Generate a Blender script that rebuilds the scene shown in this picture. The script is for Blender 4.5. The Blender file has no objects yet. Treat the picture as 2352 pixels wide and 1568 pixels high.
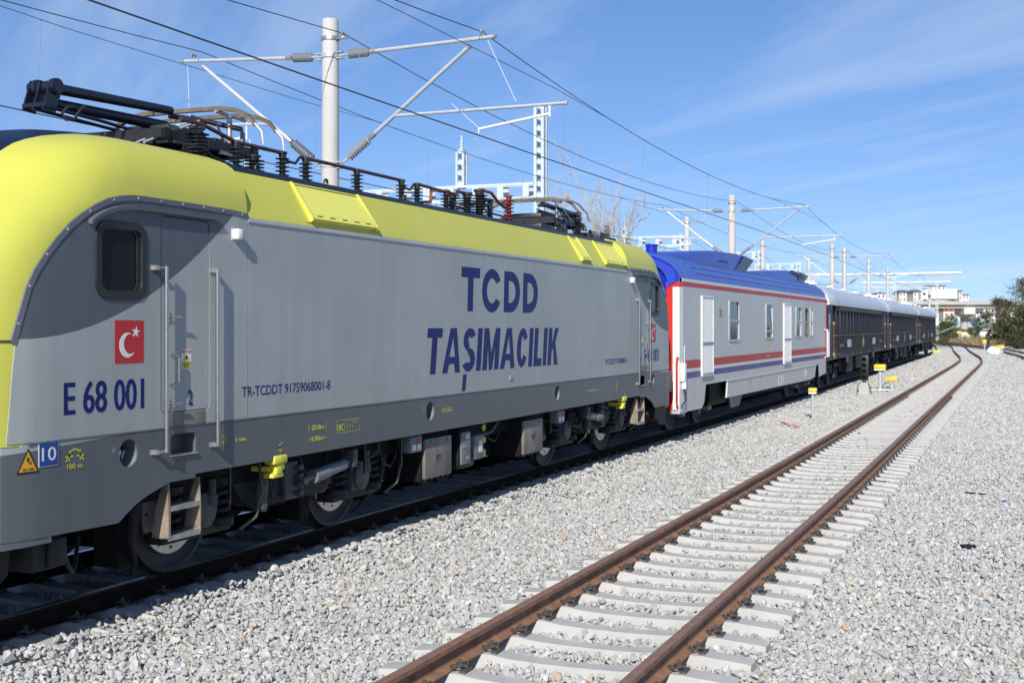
import bpy, bmesh, math, random
import numpy as np
from mathutils import Vector, Matrix
random.seed(7)
S = bpy.context.scene
C = S.collection
R = math.radians
# ---------------------------------------------------------------- camera, sky, sun, exposure
# world axes: +Y runs along the tracks, X = -(distance left of the camera), z = 0 is the rail head
cam = bpy.data.cameras.new('camera'); camo = bpy.data.objects.new('camera', cam); C.objects.link(camo)
cam.sensor_width = 36; cam.lens = 36 * 2852 / 2352; cam.shift_y = -34 / 2352
cam.clip_start = 0.1; cam.clip_end = 6000
cam.dof.use_dof = True; cam.dof.focus_distance = 12.5; cam.dof.aperture_fstop = 4.0
camo.location = (0, 0, 2.37); camo.rotation_euler = (R(90), 0, math.atan(1198 / 2852))
S.camera = camo
SUNV = Vector((0.345, -1.5, 1.0)).normalized()            # towards the sun
EL = math.asin(SUNV.z); AZ = math.atan2(SUNV.x, SUNV.y)
w = bpy.data.worlds.new('World'); S.world = w; w.use_nodes = True
nt = w.node_tree; N = nt.nodes; K = nt.links
bg = N['Background']; bg.inputs[1].default_value = 0.102
sky = N.new('ShaderNodeTexSky'); sky.sky_type = 'NISHITA'; sky.sun_disc = False
sky.sun_elevation = EL; sky.sun_rotation = AZ; sky.altitude = 100; sky.air_density = 1.0; sky.dust_density = 0.4; sky.ozone_density = 3.0
hs = N.new('ShaderNodeHueSaturation'); hs.inputs['Saturation'].default_value = 1.14; hs.inputs['Value'].default_value = 1.0
tint = N.new('ShaderNodeMixRGB'); tint.blend_type = 'MULTIPLY'; tint.inputs[0].default_value = 1; tint.inputs[2].default_value = (1.05, 1.01, 1.12, 1)
K.new(sky.outputs[0], tint.inputs[1]); K.new(tint.outputs[0], hs.inputs['Color'])
tc = N.new('ShaderNodeTexCoord')
# cirrus: a thin layer seen in perspective, combed along the high-altitude wind
sx = N.new('ShaderNodeSeparateXYZ'); K.new(tc.outputs['Generated'], sx.inputs[0])
def nm(op, a, b=0):
    n = N.new('ShaderNodeMath'); n.operation = op
    for i, q in enumerate((a, b)):
        if isinstance(q, (int, float)): n.inputs[i].default_value = q
        else: K.new(q, n.inputs[i])
    return n.outputs[0]
den = nm('ADD', nm('MAXIMUM', sx.outputs[2], 0.0), .07); pu = nm('DIVIDE', sx.outputs[0], den); pv = nm('DIVIDE', sx.outputs[1], den)
ca = nm('MULTIPLY', nm('ADD', nm('MULTIPLY', pu, -.83), nm('MULTIPLY', pv, .56)), .22); cb = nm('MULTIPLY', nm('ADD', nm('MULTIPLY', pu, .56), nm('MULTIPLY', pv, .83)), 1.15)
mp = N.new('ShaderNodeCombineXYZ'); K.new(ca, mp.inputs[0]); K.new(cb, mp.inputs[1]); mp.inputs[2].default_value = 1.3
nz = N.new('ShaderNodeTexNoise'); nz.inputs['Scale'].default_value = 1.0; nz.inputs['Detail'].default_value = 7; nz.inputs['Roughness'].default_value = 0.62; nz.inputs['Distortion'].default_value = 0.5
cr = N.new('ShaderNodeValToRGB'); cr.color_ramp.elements[0].position = 0.50; cr.color_ramp.elements[1].position = 0.76
cr.color_ramp.elements[0].color = (0, 0, 0, 1); cr.color_ramp.elements[1].color = (0.44, 0.44, 0.44, 1)
mx = N.new('ShaderNodeMixRGB'); mx.inputs[2].default_value = (6.0, 7.0, 8.2, 1)
va = N.new('ShaderNodeVectorMath'); va.operation = 'MULTIPLY_ADD'; va.inputs[1].default_value = (1, 1, .9); va.inputs[2].default_value = (0, 0, .085)
K.new(tc.outputs['Generated'], va.inputs[0]); K.new(va.outputs[0], sky.inputs['Vector'])
K.new(mp.outputs[0], nz.inputs[0]); K.new(nz.outputs[0], cr.inputs[0])
K.new(cr.outputs[0], mx.inputs[0]); K.new(hs.outputs[0], mx.inputs[1]); K.new(mx.outputs[0], bg.inputs[0])
sl = bpy.data.lights.new('sun', 'SUN'); so = bpy.data.objects.new('sun', sl); C.objects.link(so)
sl.energy = 5.0; sl.angle = R(0.53); sl.color = (1.0, 0.96, 0.885)
so.rotation_euler = SUNV.to_track_quat('Z', 'Y').to_euler(); so.location = (20, -30, 30)
S.view_settings.view_transform = 'Standard'; S.view_settings.look = 'None'; S.view_settings.gamma = 1
S.view_settings.exposure = 0.24
S.render.engine = 'CYCLES'; S.render.resolution_x = 1024; S.render.resolution_y = 682

# ---------------------------------------------------------------- helpers
def P(s, L, z): return Vector((-L, s, z))
def tag(o, label=None, cat=None, group=None, kind=None):
    for k, v in (('label', label), ('category', cat), ('group', group), ('kind', kind)):
        if v: o[k] = v
    return o
def empty(name, loc, rz=0, **kw):
    o = bpy.data.objects.new(name, None); C.objects.link(o); o.location = loc; o.rotation_euler = (0, 0, rz)
    o.empty_display_size = 0.3
    return tag(o, **kw)
def link(name, me, parent=None, **kw):
    o = bpy.data.objects.new(name, me); C.objects.link(o)
    if parent: o.parent = parent
    return tag(o, **kw)
def kids(o): return [c for c in bpy.data.objects if c.parent == o]
def copy_tree(o, parent=None, ch=None):
    if ch is None:
        ch = {}
        for c in bpy.data.objects:
            if c.parent: ch.setdefault(c.parent.name, []).append(c)
    c = o.copy(); C.objects.link(c); c.parent = parent
    for k in ch.get(o.name, []): copy_tree(k, c, ch)
    return c

class MB:
    def __init__(self): self.v = []; self.f = []; self.m = []
    def add(self, vs, fs, mi=0):
        n = len(self.v); self.v += [tuple(p) for p in vs]; self.f += [tuple(i + n for i in f) for f in fs]; self.m += [mi] * len(fs)
        return self
    def box(self, a, b, mi=0, mtx=None):
        x0, y0, z0 = (min(a[i], b[i]) for i in range(3)); x1, y1, z1 = (max(a[i], b[i]) for i in range(3))
        vs = [Vector(p) for p in ((x0, y0, z0), (x1, y0, z0), (x1, y1, z0), (x0, y1, z0), (x0, y0, z1), (x1, y0, z1), (x1, y1, z1), (x0, y1, z1))]
        if mtx: vs = [mtx @ p for p in vs]
        return self.add(vs, [(0, 3, 2, 1), (4, 5, 6, 7), (0, 1, 5, 4), (1, 2, 6, 5), (2, 3, 7, 6), (3, 0, 4, 7)], mi)
    def cbox(self, a, b, e, mi=0, mtx=None):          # box with chamfered edges
        bm = bmesh.new(); bmesh.ops.create_cube(bm, size=1)
        c = [(a[i] + b[i]) / 2 for i in range(3)]; d = [abs(a[i] - b[i]) for i in range(3)]
        for v in bm.verts: v.co = Vector([c[i] + v.co[i] * d[i] for i in range(3)])
        bmesh.ops.bevel(bm, geom=bm.edges[:], offset=min(e, min(d) * .45), segments=2, profile=.5, affect='EDGES')
        bm.verts.index_update()
        vs = [v.co.copy() for v in bm.verts]
        if mtx: vs = [mtx @ p for p in vs]
        self.add(vs, [[v.index for v in f.verts] for f in bm.faces], mi); bm.free(); return self
    def tube(self, pts, r, n=8, mi=0, caps=True):
        pts = [Vector(p) for p in pts]; m = len(pts)
        rs = r if isinstance(r, (list, tuple)) else [r] * m
        tg = [(pts[min(i + 1, m - 1)] - pts[max(i - 1, 0)]).normalized() for i in range(m)]
        u = tg[0].orthogonal().normalized(); vs = []; fs = []
        for i in range(m):
            u = (u - tg[i] * u.dot(tg[i]))
            u = u.normalized() if u.length > 1e-6 else tg[i].orthogonal().normalized()
            q = tg[i].cross(u)
            for k in range(n):
                a = 2 * math.pi * k / n; vs.append(pts[i] + (u * math.cos(a) + q * math.sin(a)) * rs[i])
        for i in range(m - 1):
            for k in range(n):
                k2 = (k + 1) % n; fs.append((i * n + k, i * n + k2, (i + 1) * n + k2, (i + 1) * n + k))
        if caps: fs += [tuple(range(n))[::-1], tuple(range((m - 1) * n, m * n))]
        return self.add(vs, fs, mi)
    def lathe(self, o, ax, prof, n=16, mi=0):          # prof: (r, h) along axis
        o = Vector(o); ax = Vector(ax).normalized(); u = ax.orthogonal().normalized(); q = ax.cross(u); vs = []; fs = []
        for r, h in prof:
            for k in range(n):
                a = 2 * math.pi * k / n; vs.append(o + ax * h + (u * math.cos(a) + q * math.sin(a)) * max(r, 1e-4))
        for i in range(len(prof) - 1):
            for k in range(n):
                k2 = (k + 1) % n; fs.append((i * n + k, i * n + k2, (i + 1) * n + k2, (i + 1) * n + k))
        fs += [tuple(range(n))[::-1], tuple(range((len(prof) - 1) * n, len(prof) * n))]
        return self.add(vs, fs, mi)
    def loft(self, rings, mi=0, closed=True, cap=True):
        n = len(rings[0]); vs = [p for r in rings for p in r]; fs = []
        for i in range(len(rings) - 1):
            for k in range(n if closed else n - 1):
                k2 = (k + 1) % n; fs.append((i * n + k, i * n + k2, (i + 1) * n + k2, (i + 1) * n + k))
        if cap: fs += [tuple(range(n))[::-1], tuple(range((len(rings) - 1) * n, len(rings) * n))]
        return self.add(vs, fs, mi)
    def mesh(self, mats, smooth=None, name='m'):
        me = bpy.data.meshes.new(name); me.from_pydata(self.v, [], self.f)
        for m in (mats if isinstance(mats, (list, tuple)) else [mats]): me.materials.append(m)
        if any(self.m): me.polygons.foreach_set('material_index', self.m)
        if smooth:
            me.polygons.foreach_set('use_smooth', [True] * len(self.f)); me.set_sharp_from_angle(angle=R(smooth))
        me.update(); return me
    def build(self, name, mats, parent=None, smooth=None, **kw):
        return link(name, self.mesh(mats, smooth, name), parent, **kw)

def rrect(u0, u1, v0, v1, r, n=5):
    out = []
    for cx, cy, a0 in ((u1 - r, v1 - r, 0), (u0 + r, v1 - r, 90), (u0 + r, v0 + r, 180), (u1 - r, v0 + r, 270)):
        for k in range(n + 1):
            a = R(a0 + 90 * k / n); out.append((cx + r * math.cos(a), cy + r * math.sin(a)))
    return out
def circ(u, v, r, n=24): return [(u + r * math.cos(2 * math.pi * k / n), v + r * math.sin(2 * math.pi * k / n)) for k in range(n)]
def flat_mesh(loops, th, bev=0):                        # filled 2-D shape with holes, thickness th, in local XY
    cu = bpy.data.curves.new('c', 'CURVE'); cu.dimensions = '2D'; cu.fill_mode = 'BOTH'; cu.extrude = th / 2
    if bev: cu.bevel_depth = bev; cu.bevel_resolution = 1
    for lp in loops:
        sp = cu.splines.new('POLY'); sp.points.add(len(lp) - 1); sp.use_cyclic_u = True
        for p, q in zip(sp.points, lp): p.co = (q[0], q[1], 0, 1)
    ob = bpy.data.objects.new('t', cu); me = bpy.data.meshes.new_from_object(ob)
    bpy.data.objects.remove(ob); bpy.data.curves.remove(cu); return me
SIDE = lambda x: Matrix(((0, 0, 1, x), (1, 0, 0, 0), (0, 1, 0, 0), (0, 0, 0, 1)))    # plan (u,v,n) -> (x+n, u, v)
def plate(name, loops, x, th, mat, parent, bend=None, mtx=None, bev=0, **kw):   # x = outer face
    me = flat_mesh(loops, th, bev); me.transform(mtx if mtx else SIDE(x - th / 2 - bev))
    if bend: bend(me)
    me.materials.clear(); me.materials.append(mat); me.update()
    return link(name, me, parent, **kw)
def text(body, box, x, mat, parent, shear=0, bold=0, hb=(), name='lettering', th=.0015, mtx=None, bend=None, **kw):
    cu = bpy.data.curves.new('t', 'FONT'); cu.body = body; cu.size = 1; cu.offset = bold; cu.shear = shear; cu.resolution_u = 3; cu.extrude = .001
    ob = bpy.data.objects.new('t', cu); me = bpy.data.meshes.new_from_object(ob)
    bpy.data.objects.remove(ob); bpy.data.curves.remove(cu)
    xs = [v.co.x for v in me.vertices]; ys = [v.co.y for v in me.vertices]
    x0, x1, y0, y1 = min(xs), max(xs), min(ys), max(ys); u0, u1, v0, v1 = box
    for v in me.vertices:
        v.co = (u0 + (v.co.x - x0) / (x1 - x0) * (u1 - u0), v0 + (v.co.y - y0) / (y1 - y0) * (v1 - v0), th / 2 if v.co.z > 0 else -th / 2)
    if hb:                                               # heavier strokes: the glyphs repeated side by side, each a hair prouder
        bm = bmesh.new()
        for i, du in enumerate(hb):
            q = me.copy(); q.transform(Matrix.Translation((du, 0, -.0004 * i))); bm.from_mesh(q); bpy.data.meshes.remove(q)
        bm.to_mesh(me); bm.free()
    me.transform(mtx if mtx else SIDE(x))
    if bend: bend(me)
    me.materials.clear(); me.materials.append(mat); me.update()
    return link(name, me, parent, **kw)

# ---------------------------------------------------------------- materials
def mat(name, col, rough=.5, metal=0, var=0, vs=2.0, bump=0, bs=60, streak=0, spec=.5, dirt=None, dz=None, coat=0):
    m = bpy.data.materials.new(name); m.use_nodes = True; nt = m.node_tree; N = nt.nodes; K = nt.links
    b = N['Principled BSDF']; b.inputs['Roughness'].default_value = rough; b.inputs['Metallic'].default_value = metal
    b.inputs['Specular IOR Level'].default_value = spec; b.inputs['Base Color'].default_value = (*col, 1)
    if coat: b.inputs['Coat Weight'].default_value = coat; b.inputs['Coat Roughness'].default_value = .12
    out = None
    if var or streak or bump or dirt:
        tc = N.new('ShaderNodeTexCoord'); co = tc.outputs['Object']
        rgb = N.new('ShaderNodeRGB'); rgb.outputs[0].default_value = (*col, 1); out = rgb.outputs[0]; m['rgb'] = 1
    def noise(scale, vec=None, detail=4):
        n = N.new('ShaderNodeTexNoise'); n.inputs['Scale'].default_value = scale; n.inputs['Detail'].default_value = detail
        K.new(vec or co, n.inputs['Vector']); return n.outputs['Fac']
    def scale_by(fac, a, c2):
        nonlocal out
        mr = N.new('ShaderNodeMapRange'); mr.inputs['From Min'].default_value = .3; mr.inputs['From Max'].default_value = .7
        mr.inputs['To Min'].default_value = a; mr.inputs['To Max'].default_value = c2; K.new(fac, mr.inputs['Value'])
        v = N.new('ShaderNodeVectorMath'); v.operation = 'SCALE'; K.new(out, v.inputs[0]); K.new(mr.outputs[0], v.inputs['Scale']); out = v.outputs[0]
    if var: scale_by(noise(vs), 1 - var, 1 + var)
    if streak:
        mp = N.new('ShaderNodeMapping'); mp.inputs['Scale'].default_value = (3.5, 3.5, .22); K.new(co, mp.inputs[0])
        scale_by(noise(2.2, mp.outputs[0], 6), 1 - streak, 1 + streak * .4)
    if dirt:                                             # soiling: (colour, scale, threshold)
        dc, ds, dt = dirt; n = noise(ds, None, 8)
        mr = N.new('ShaderNodeMapRange'); mr.inputs['From Min'].default_value = dt; mr.inputs['From Max'].default_value = dt + .16; K.new(n, mr.inputs['Value'])
        mx = N.new('ShaderNodeMixRGB'); mx.inputs[2].default_value = (*dc, 1); K.new(mr.outputs[0], mx.inputs[0]); K.new(out, mx.inputs[1]); out = mx.outputs[0]
    if bump:
        bp = N.new('ShaderNodeBump'); bp.inputs['Strength'].default_value = bump; bp.inputs['Distance'].default_value = .01; K.new(noise(bs, None, 5), bp.inputs['Height']); K.new(bp.outputs[0], b.inputs['Normal'])
    if out: K.new(out, b.inputs['Base Color'])
    return m
M = {}
def dm(key, *a, **k): M[key] = mat(key, *a, **k); return M[key]
dm('yellow', (.50, .50, .08), .42, var=.03, vs=1.2, spec=.4, dirt=((.37, .37, .07), 2.3, .72))
dm('navy', (.006, .012, .035), .35)
dm('grey_dark', (.098, .108, .124), .45, var=.06, streak=.08)
dm('yellow_mesh', (.72, .70, .13), .45, bump=.25, bs=140)
dm('rubber', (.012, .012, .013), .5)
dm('black_metal', (.018, .018, .02), .45, var=.2, vs=9)
dm('under', (.012, .012, .012), .8, spec=.15, var=.3, vs=4, bump=.2)
dm('bogie', (.028, .029, .030), .65, spec=.3, var=.3, vs=3, bump=.15, dirt=((.024, .021, .019), 4, .55))  # base colour darkened to carry the deep shade under the train
dm('bogie_light', (.155, .17, .18), .5, var=.2, vs=4, dirt=((.10, .095, .09), 5, .58))
dm('steel', (.50, .49, .47), .33, metal=1, var=.1, vs=12)
dm('steel_dull', (.45, .43, .40), .45, metal=.8, var=.2, vs=10)
dm('galv', (.43, .46, .49), .5, metal=.25, var=.08, vs=5)
dm('lattice', (.44, .51, .55), .6, var=.06, vs=1.5)
dm('concrete_pole', (.46, .45, .43), .85, var=.07, vs=1.2, bump=.1, bs=30, streak=.06)
dm('concrete', (.40, .39, .365), .9, var=.1, vs=.8, streak=.1)
dm('glass_dark', (.010, .009, .008), .05, spec=.12)
dm('glass_smoke', (.018, .022, .022), .12, spec=.35)
dm('glass_blue', (.012, .016, .035), .15, spec=.5)
dm('blue_text', (.004, .012, .115), .45, spec=.2)
dm('yellow_text', (.50, .48, .05), .5)
dm('white', (.66, .66, .645), .45, var=.04)
dm('white_dirty', (.66, .66, .63), .5, var=.06, streak=.1, dirt=((.38, .36, .33), 5, .68))
dm('red', (.42, .012, .015), .45)
dm('red_bus', (.075, .022, .02), .5, var=.25, vs=6)
dm('red_bus_bright', (.20, .032, .028), .5, var=.15, vs=6)
dm('insulator', (.028, .029, .031), .38, var=.2, vs=8)
dm('insulator_grey', (.27, .29, .32), .45)
dm('copper_tan', (.16, .13, .09), .55, metal=.3, var=.3, vs=8)
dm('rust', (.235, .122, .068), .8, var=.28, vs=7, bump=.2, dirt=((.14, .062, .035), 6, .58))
dm('shaded_rust_dark_roof', (.020, .013, .010), .9, spec=.08, var=.3, vs=7)  # rail rust with the shade under the train put into its colour; also roofs
dm('rail_top', (.24, .135, .085), .5, metal=.1, var=.15, vs=8)
dm('sleeper', (.40, .392, .37), .9, var=.09, vs=4, bump=.12, bs=80, dirt=((.33, .29, .23), 5, .66))
dm('clip', (.085, .075, .065), .6, metal=.3, var=.3, vs=30)
dm('wire', (.045, .04, .036), .6)
dm('wire_grey', (.20, .21, .21), .55)
dm('post_yellow', (.75, .48, .02), .45, var=.04)
dm('jack_yellow', (.66, .62, .06), .55, var=.08, vs=9)
dm('box_beige', (.185, .172, .145), .55, metal=.2, var=.22, vs=2.5, streak=.15, dirt=((.15, .125, .095), 3, .55))
dm('ladder_beige', (.25, .205, .155), .6, metal=.2, var=.25, vs=5, dirt=((.17, .12, .09), 6, .56))
dm('gold', (.36, .25, .09), .4, metal=.6)
dm('gold_paint', (.34, .28, .11), .5)
dm('hose', (.02, .02, .02), .6)
dm('hose_tan', (.09, .08, .065), .7)
# loco livery: light grey body, dark cab swoosh, dark lower band (paint that follows the body)
def livery():
    m = mat('livery', (.3, .3, .3), .40, var=.075, vs=.85, streak=.07, spec=.38, bump=.015, bs=3)
    nt = m.node_tree; N = nt.nodes; K = nt.links
    def math_(op, a, b=None):
        n = N.new('ShaderNodeMath'); n.operation = op
        for i, q in enumerate((a, b)):
            if q is None: continue
            if isinstance(q, (int, float)): n.inputs[i].default_value = q
            else: K.new(q, n.inputs[i])
        return n.outputs[0]
    tc = N.new('ShaderNodeTexCoord'); sp = N.new('ShaderNodeSeparateXYZ'); K.new(tc.outputs['Object'], sp.inputs[0])
    t = math_('MAXIMUM', math_('SUBTRACT', 9.0, math_('ABSOLUTE', sp.outputs[1])), 0.0001)
    zb = math_('ADD', math_('MULTIPLY', math_('POWER', t, 1.9), .179), 2.276)
    f1 = math_('GREATER_THAN', sp.outputs[2], zb)
    f2 = math_('LESS_THAN', sp.outputs[2], 1.478)
    # pale sliver under the groove near the front corner
    sl = math_('GREATER_THAN', sp.outputs[2], math_('ADD', math_('MULTIPLY', math_('SUBTRACT', math_('ABSOLUTE', sp.outputs[1]), 7.75), -.048), 1.478))
    f2 = math_('MULTIPLY', f2, math_('SUBTRACT', 1.0, sl))
    LG = (.318, .34, .333, 1); DG = (.090, .104, .114, 1); SW = (.078, .094, .112, 1)
    m1 = N.new('ShaderNodeMixRGB'); m1.inputs[1].default_value = LG; m1.inputs[2].default_value = SW; K.new(f1, m1.inputs[0])
    m2 = N.new('ShaderNodeMixRGB'); m2.inputs[2].default_value = DG; K.new(m1.outputs[0], m2.inputs[1]); K.new(f2, m2.inputs[0])
    rgb = [n for n in N if n.type == 'RGB'][0]
    for l in list(K):
        if l.from_node == rgb: K.new(m2.outputs[0], l.to_socket)
    return m
M['livery'] = livery()
def scuffed(m, col, amt=.55):                            # fine soot and branch scratches dragged along the roof
    nt = m.node_tree; N = nt.nodes; K = nt.links; b = N['Principled BSDF']; src = b.inputs['Base Color'].links[0].from_socket
    tc = N.new('ShaderNodeTexCoord'); mp = N.new('ShaderNodeMapping'); mp.inputs['Rotation'].default_value = (.5, 0, 0); mp.inputs['Scale'].default_value = (3, 9, 1.6); K.new(tc.outputs['Object'], mp.inputs[0])
    n = N.new('ShaderNodeTexNoise'); n.inputs['Scale'].default_value = 2.6; n.inputs['Detail'].default_value = 9; n.inputs['Roughness'].default_value = .7; K.new(mp.outputs[0], n.inputs['Vector'])
    n2 = N.new('ShaderNodeTexNoise'); n2.inputs['Scale'].default_value = .45; K.new(tc.outputs['Object'], n2.inputs['Vector'])
    a = N.new('ShaderNodeMapRange'); a.inputs['From Min'].default_value = .60; a.inputs['From Max'].default_value = .70; K.new(n.outputs[0], a.inputs[0])
    c = N.new('ShaderNodeMapRange'); c.inputs['From Min'].default_value = .48; c.inputs['From Max'].default_value = .66; c.inputs['To Max'].default_value = amt; K.new(n2.outputs[0], c.inputs[0])
    mu = N.new('ShaderNodeMath'); mu.operation = 'MULTIPLY'; K.new(a.outputs[0], mu.inputs[0]); K.new(c.outputs[0], mu.inputs[1])
    mx = N.new('ShaderNodeMixRGB'); mx.inputs[2].default_value = (*col, 1); K.new(mu.outputs[0], mx.inputs[0]); K.new(src, mx.inputs[1]); K.new(mx.outputs[0], b.inputs['Base Color']); return m
scuffed(M['yellow'], (.16, .155, .05)); scuffed(M['livery'], (.14, .145, .145), .4)
def hood_mat():                                          # yellow hood whose centre strip is painted navy
    m = M['yellow'].copy(); m.name = 'hood_paint'; nt = m.node_tree; N = nt.nodes; K = nt.links; b = N['Principled BSDF']; src = b.inputs['Base Color'].links[0].from_socket
    tc = N.new('ShaderNodeTexCoord'); sp = N.new('ShaderNodeSeparateXYZ'); K.new(tc.outputs['Object'], sp.inputs[0])
    def mm(op, a, v):
        n = N.new('ShaderNodeMath'); n.operation = op; K.new(a, n.inputs[0])
        if isinstance(v, float): n.inputs[1].default_value = v
        else: K.new(v, n.inputs[1])
        return n.outputs[0]
    f = mm('MULTIPLY', mm('LESS_THAN', mm('ABSOLUTE', sp.outputs[0], 0.0), .90), mm('GREATER_THAN', sp.outputs[2], 2.25))
    mx = N.new('ShaderNodeMixRGB'); mx.inputs[2].default_value = (.006, .012, .035, 1); K.new(f, mx.inputs[0]); K.new(src, mx.inputs[1]); K.new(mx.outputs[0], b.inputs['Base Color']); return m
M['hood'] = hood_mat()
# ---------------------------------------------------------------- ground and tracks
def make_path(pts):
    xs = [p[0] for p in pts]; ys = [p[1] for p in pts]; n = len(pts)
    ms = [(ys[min(i + 1, n - 1)] - ys[max(i - 1, 0)]) / (xs[min(i + 1, n - 1)] - xs[max(i - 1, 0)]) for i in range(n)]
    def f(s):
        s = min(max(s, xs[0]), xs[-1] - 1e-6)
        i = max(k for k in range(n - 1) if xs[k] <= s); h = xs[i + 1] - xs[i]; t = (s - xs[i]) / h
        y = (2*t**3 - 3*t*t + 1) * ys[i] + (t**3 - 2*t*t + t) * h * ms[i] + (-2*t**3 + 3*t*t) * ys[i+1] + (t**3 - t*t) * h * ms[i+1]
        d = ((6*t*t - 6*t) * ys[i] / h + (3*t*t - 4*t + 1) * ms[i] + (-6*t*t + 6*t) * ys[i+1] / h + (3*t*t - 2*t) * ms[i+1])
        return y, d
    return f
pathT = make_path([(-25, 8.52), (20, 8.52), (47, 8.53), (72, 8.85), (96, 9.17), (118, 9.52), (140, 10.4), (165, 12.2), (207, 16.5), (260, 24)])
pathR = make_path([(-25, 3.20), (8, 3.28), (20, 3.32), (30, 3.42), (45, 3.57), (75, 3.84), (85, 3.95), (95, 4.16), (105, 4.66), (116, 5.45), (132, 6.62), (165, 8.9), (207, 14.0), (260, 21.5)])
path3 = make_path([(60, -2.6), (85, -1.5), (107, -.05), (118, .80), (133, 2.2), (152, 4.7), (171, 8.0), (207, 13.6), (260, 21.3)])
pathL = lambda s: (pathT(s)[0] + 5.65, pathT(s)[1])

def ground_mat():
    m = bpy.data.materials.new('ballast_ground'); m.use_nodes = True; nt = m.node_tree; N = nt.nodes; K = nt.links
    b = N['Principled BSDF']; b.inputs['Roughness'].default_value = .95; b.inputs['Specular IOR Level'].default_value = .2
    tc = N.new('ShaderNodeTexCoord'); vo = N.new('ShaderNodeTexVoronoi'); vo.inputs['Scale'].default_value = 15; K.new(tc.outputs['Object'], vo.inputs['Vector'])
    cr = N.new('ShaderNodeValToRGB'); e = cr.color_ramp.elements
    e[0].position = 0; e[0].color = (.35, .34, .315, 1); e[1].position = 1; e[1].color = (.50, .46, .40, 1)
    x = e.new(.5); x.color = (.455, .445, .415, 1); x = e.new(.85); x.color = (.53, .515, .475, 1)
    K.new(vo.outputs['Color'], cr.inputs[0])
    nz = N.new('ShaderNodeTexNoise'); nz.inputs['Scale'].default_value = .16; nz.inputs['Detail'].default_value = 5; K.new(tc.outputs['Object'], nz.inputs['Vector'])
    mr = N.new('ShaderNodeMapRange'); mr.inputs['To Min'].default_value = .90; mr.inputs['To Max'].default_value = 1.12; K.new(nz.outputs[0], mr.inputs[0])
    v = N.new('ShaderNodeVectorMath'); v.operation = 'SCALE'; K.new(cr.outputs[0], v.inputs[0]); K.new(mr.outputs[0], v.inputs['Scale'])
    # beyond the yard the ground is dry soil and weeds
    sp = N.new('ShaderNodeSeparateXYZ'); K.new(tc.outputs['Object'], sp.inputs[0])
    n2 = N.new('ShaderNodeTexNoise'); n2.inputs['Scale'].default_value = .3; K.new(tc.outputs['Object'], n2.inputs['Vector'])
    soil = N.new('ShaderNodeValToRGB'); soil.color_ramp.elements[0].color = (.10, .10, .045, 1); soil.color_ramp.elements[1].color = (.30, .23, .13, 1)
    soil.color_ramp.elements[0].position = .35; soil.color_ramp.elements[1].position = .65; K.new(n2.outputs[0], soil.inputs[0])
    at = N.new('ShaderNodeAttribute'); at.attribute_name = 'soil'
    mx = N.new('ShaderNodeMixRGB'); K.new(at.outputs['Fac'], mx.inputs[0]); K.new(v.outputs[0], mx.inputs[1]); K.new(soil.outputs[0], mx.inputs[2]); K.new(mx.outputs[0], b.inputs['Base Color'])
    bp = N.new('ShaderNodeBump'); bp.inputs['Strength'].default_value = .55; bp.inputs['Distance'].default_value = .03; bp.invert = True
    K.new(vo.outputs['Distance'], bp.inputs['Height']); K.new(bp.outputs[0], b.inputs['Normal'])
    return m
def smooth(t): t = min(max(t, 0), 1); return t * t * (3 - 2 * t)
def lump(s, L): return (math.sin(s * 1.31 + L * 2.1) + math.sin(s * .53 - L * 1.7 + 1) + math.sin(s * 2.7 + 2.0 * math.sin(L * 1.9)) * .6) / 2.6
def gz(s, L):
    d = min(abs(L - pathR(s)[0]), abs(L - pathT(s)[0]), abs(L - pathL(s)[0]))
    t = smooth((d - 1.25) / .6)
    z = -.275 * (1 - t) + (-.315 + .06 * lump(s, L)) * t

    return z + .10 * smooth((s - 170) / 30) + 1.2 * smooth((s - 300) / 160)
def axis(segs):
    out = []
    for a, b, st in segs: out += list(np.arange(a, b - 1e-6, st))
    return out
ss = axis([(-1500, -100, 200), (-100, -6, 12), (-6, 46, .4), (46, 130, 2), (130, 330, 6), (330, 600, 40), (600, 4000, 300)])
LL = axis([(-3000, -300, 300), (-300, -20, 20), (-20, -3, 2), (-3, 12, .3), (12, 26, 1.2), (26, 120, 8), (120, 600, 60), (600, 3001, 300)])
vs = [(-L, s, gz(s, L)) for s in ss for L in LL]; nL = len(LL)
fs = [(i * nL + j, i * nL + j + 1, (i + 1) * nL + j + 1, (i + 1) * nL + j) for i in range(len(ss) - 1) for j in range(nL - 1)]
me = bpy.data.meshes.new('ground'); me.from_pydata(vs, [], fs); me.materials.append(ground_mat())
at = me.attributes.new('soil', 'FLOAT', 'POINT')
def soil(s, L):
    r = L - path3(max(s, 60))[0]
    a = smooth((s - 168) / 18) + smooth((-L - 14) / 12) + smooth((L - 40) / 20)
    if s > 95: a += smooth((-(r) - 6) / 5)
    return min(a, 1)
at.data.foreach_set('value', [soil(s, L) for s in ss for L in LL])
me.polygons.foreach_set('use_smooth', [True] * len(fs))
link('ground', me, kind='structure')

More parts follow.
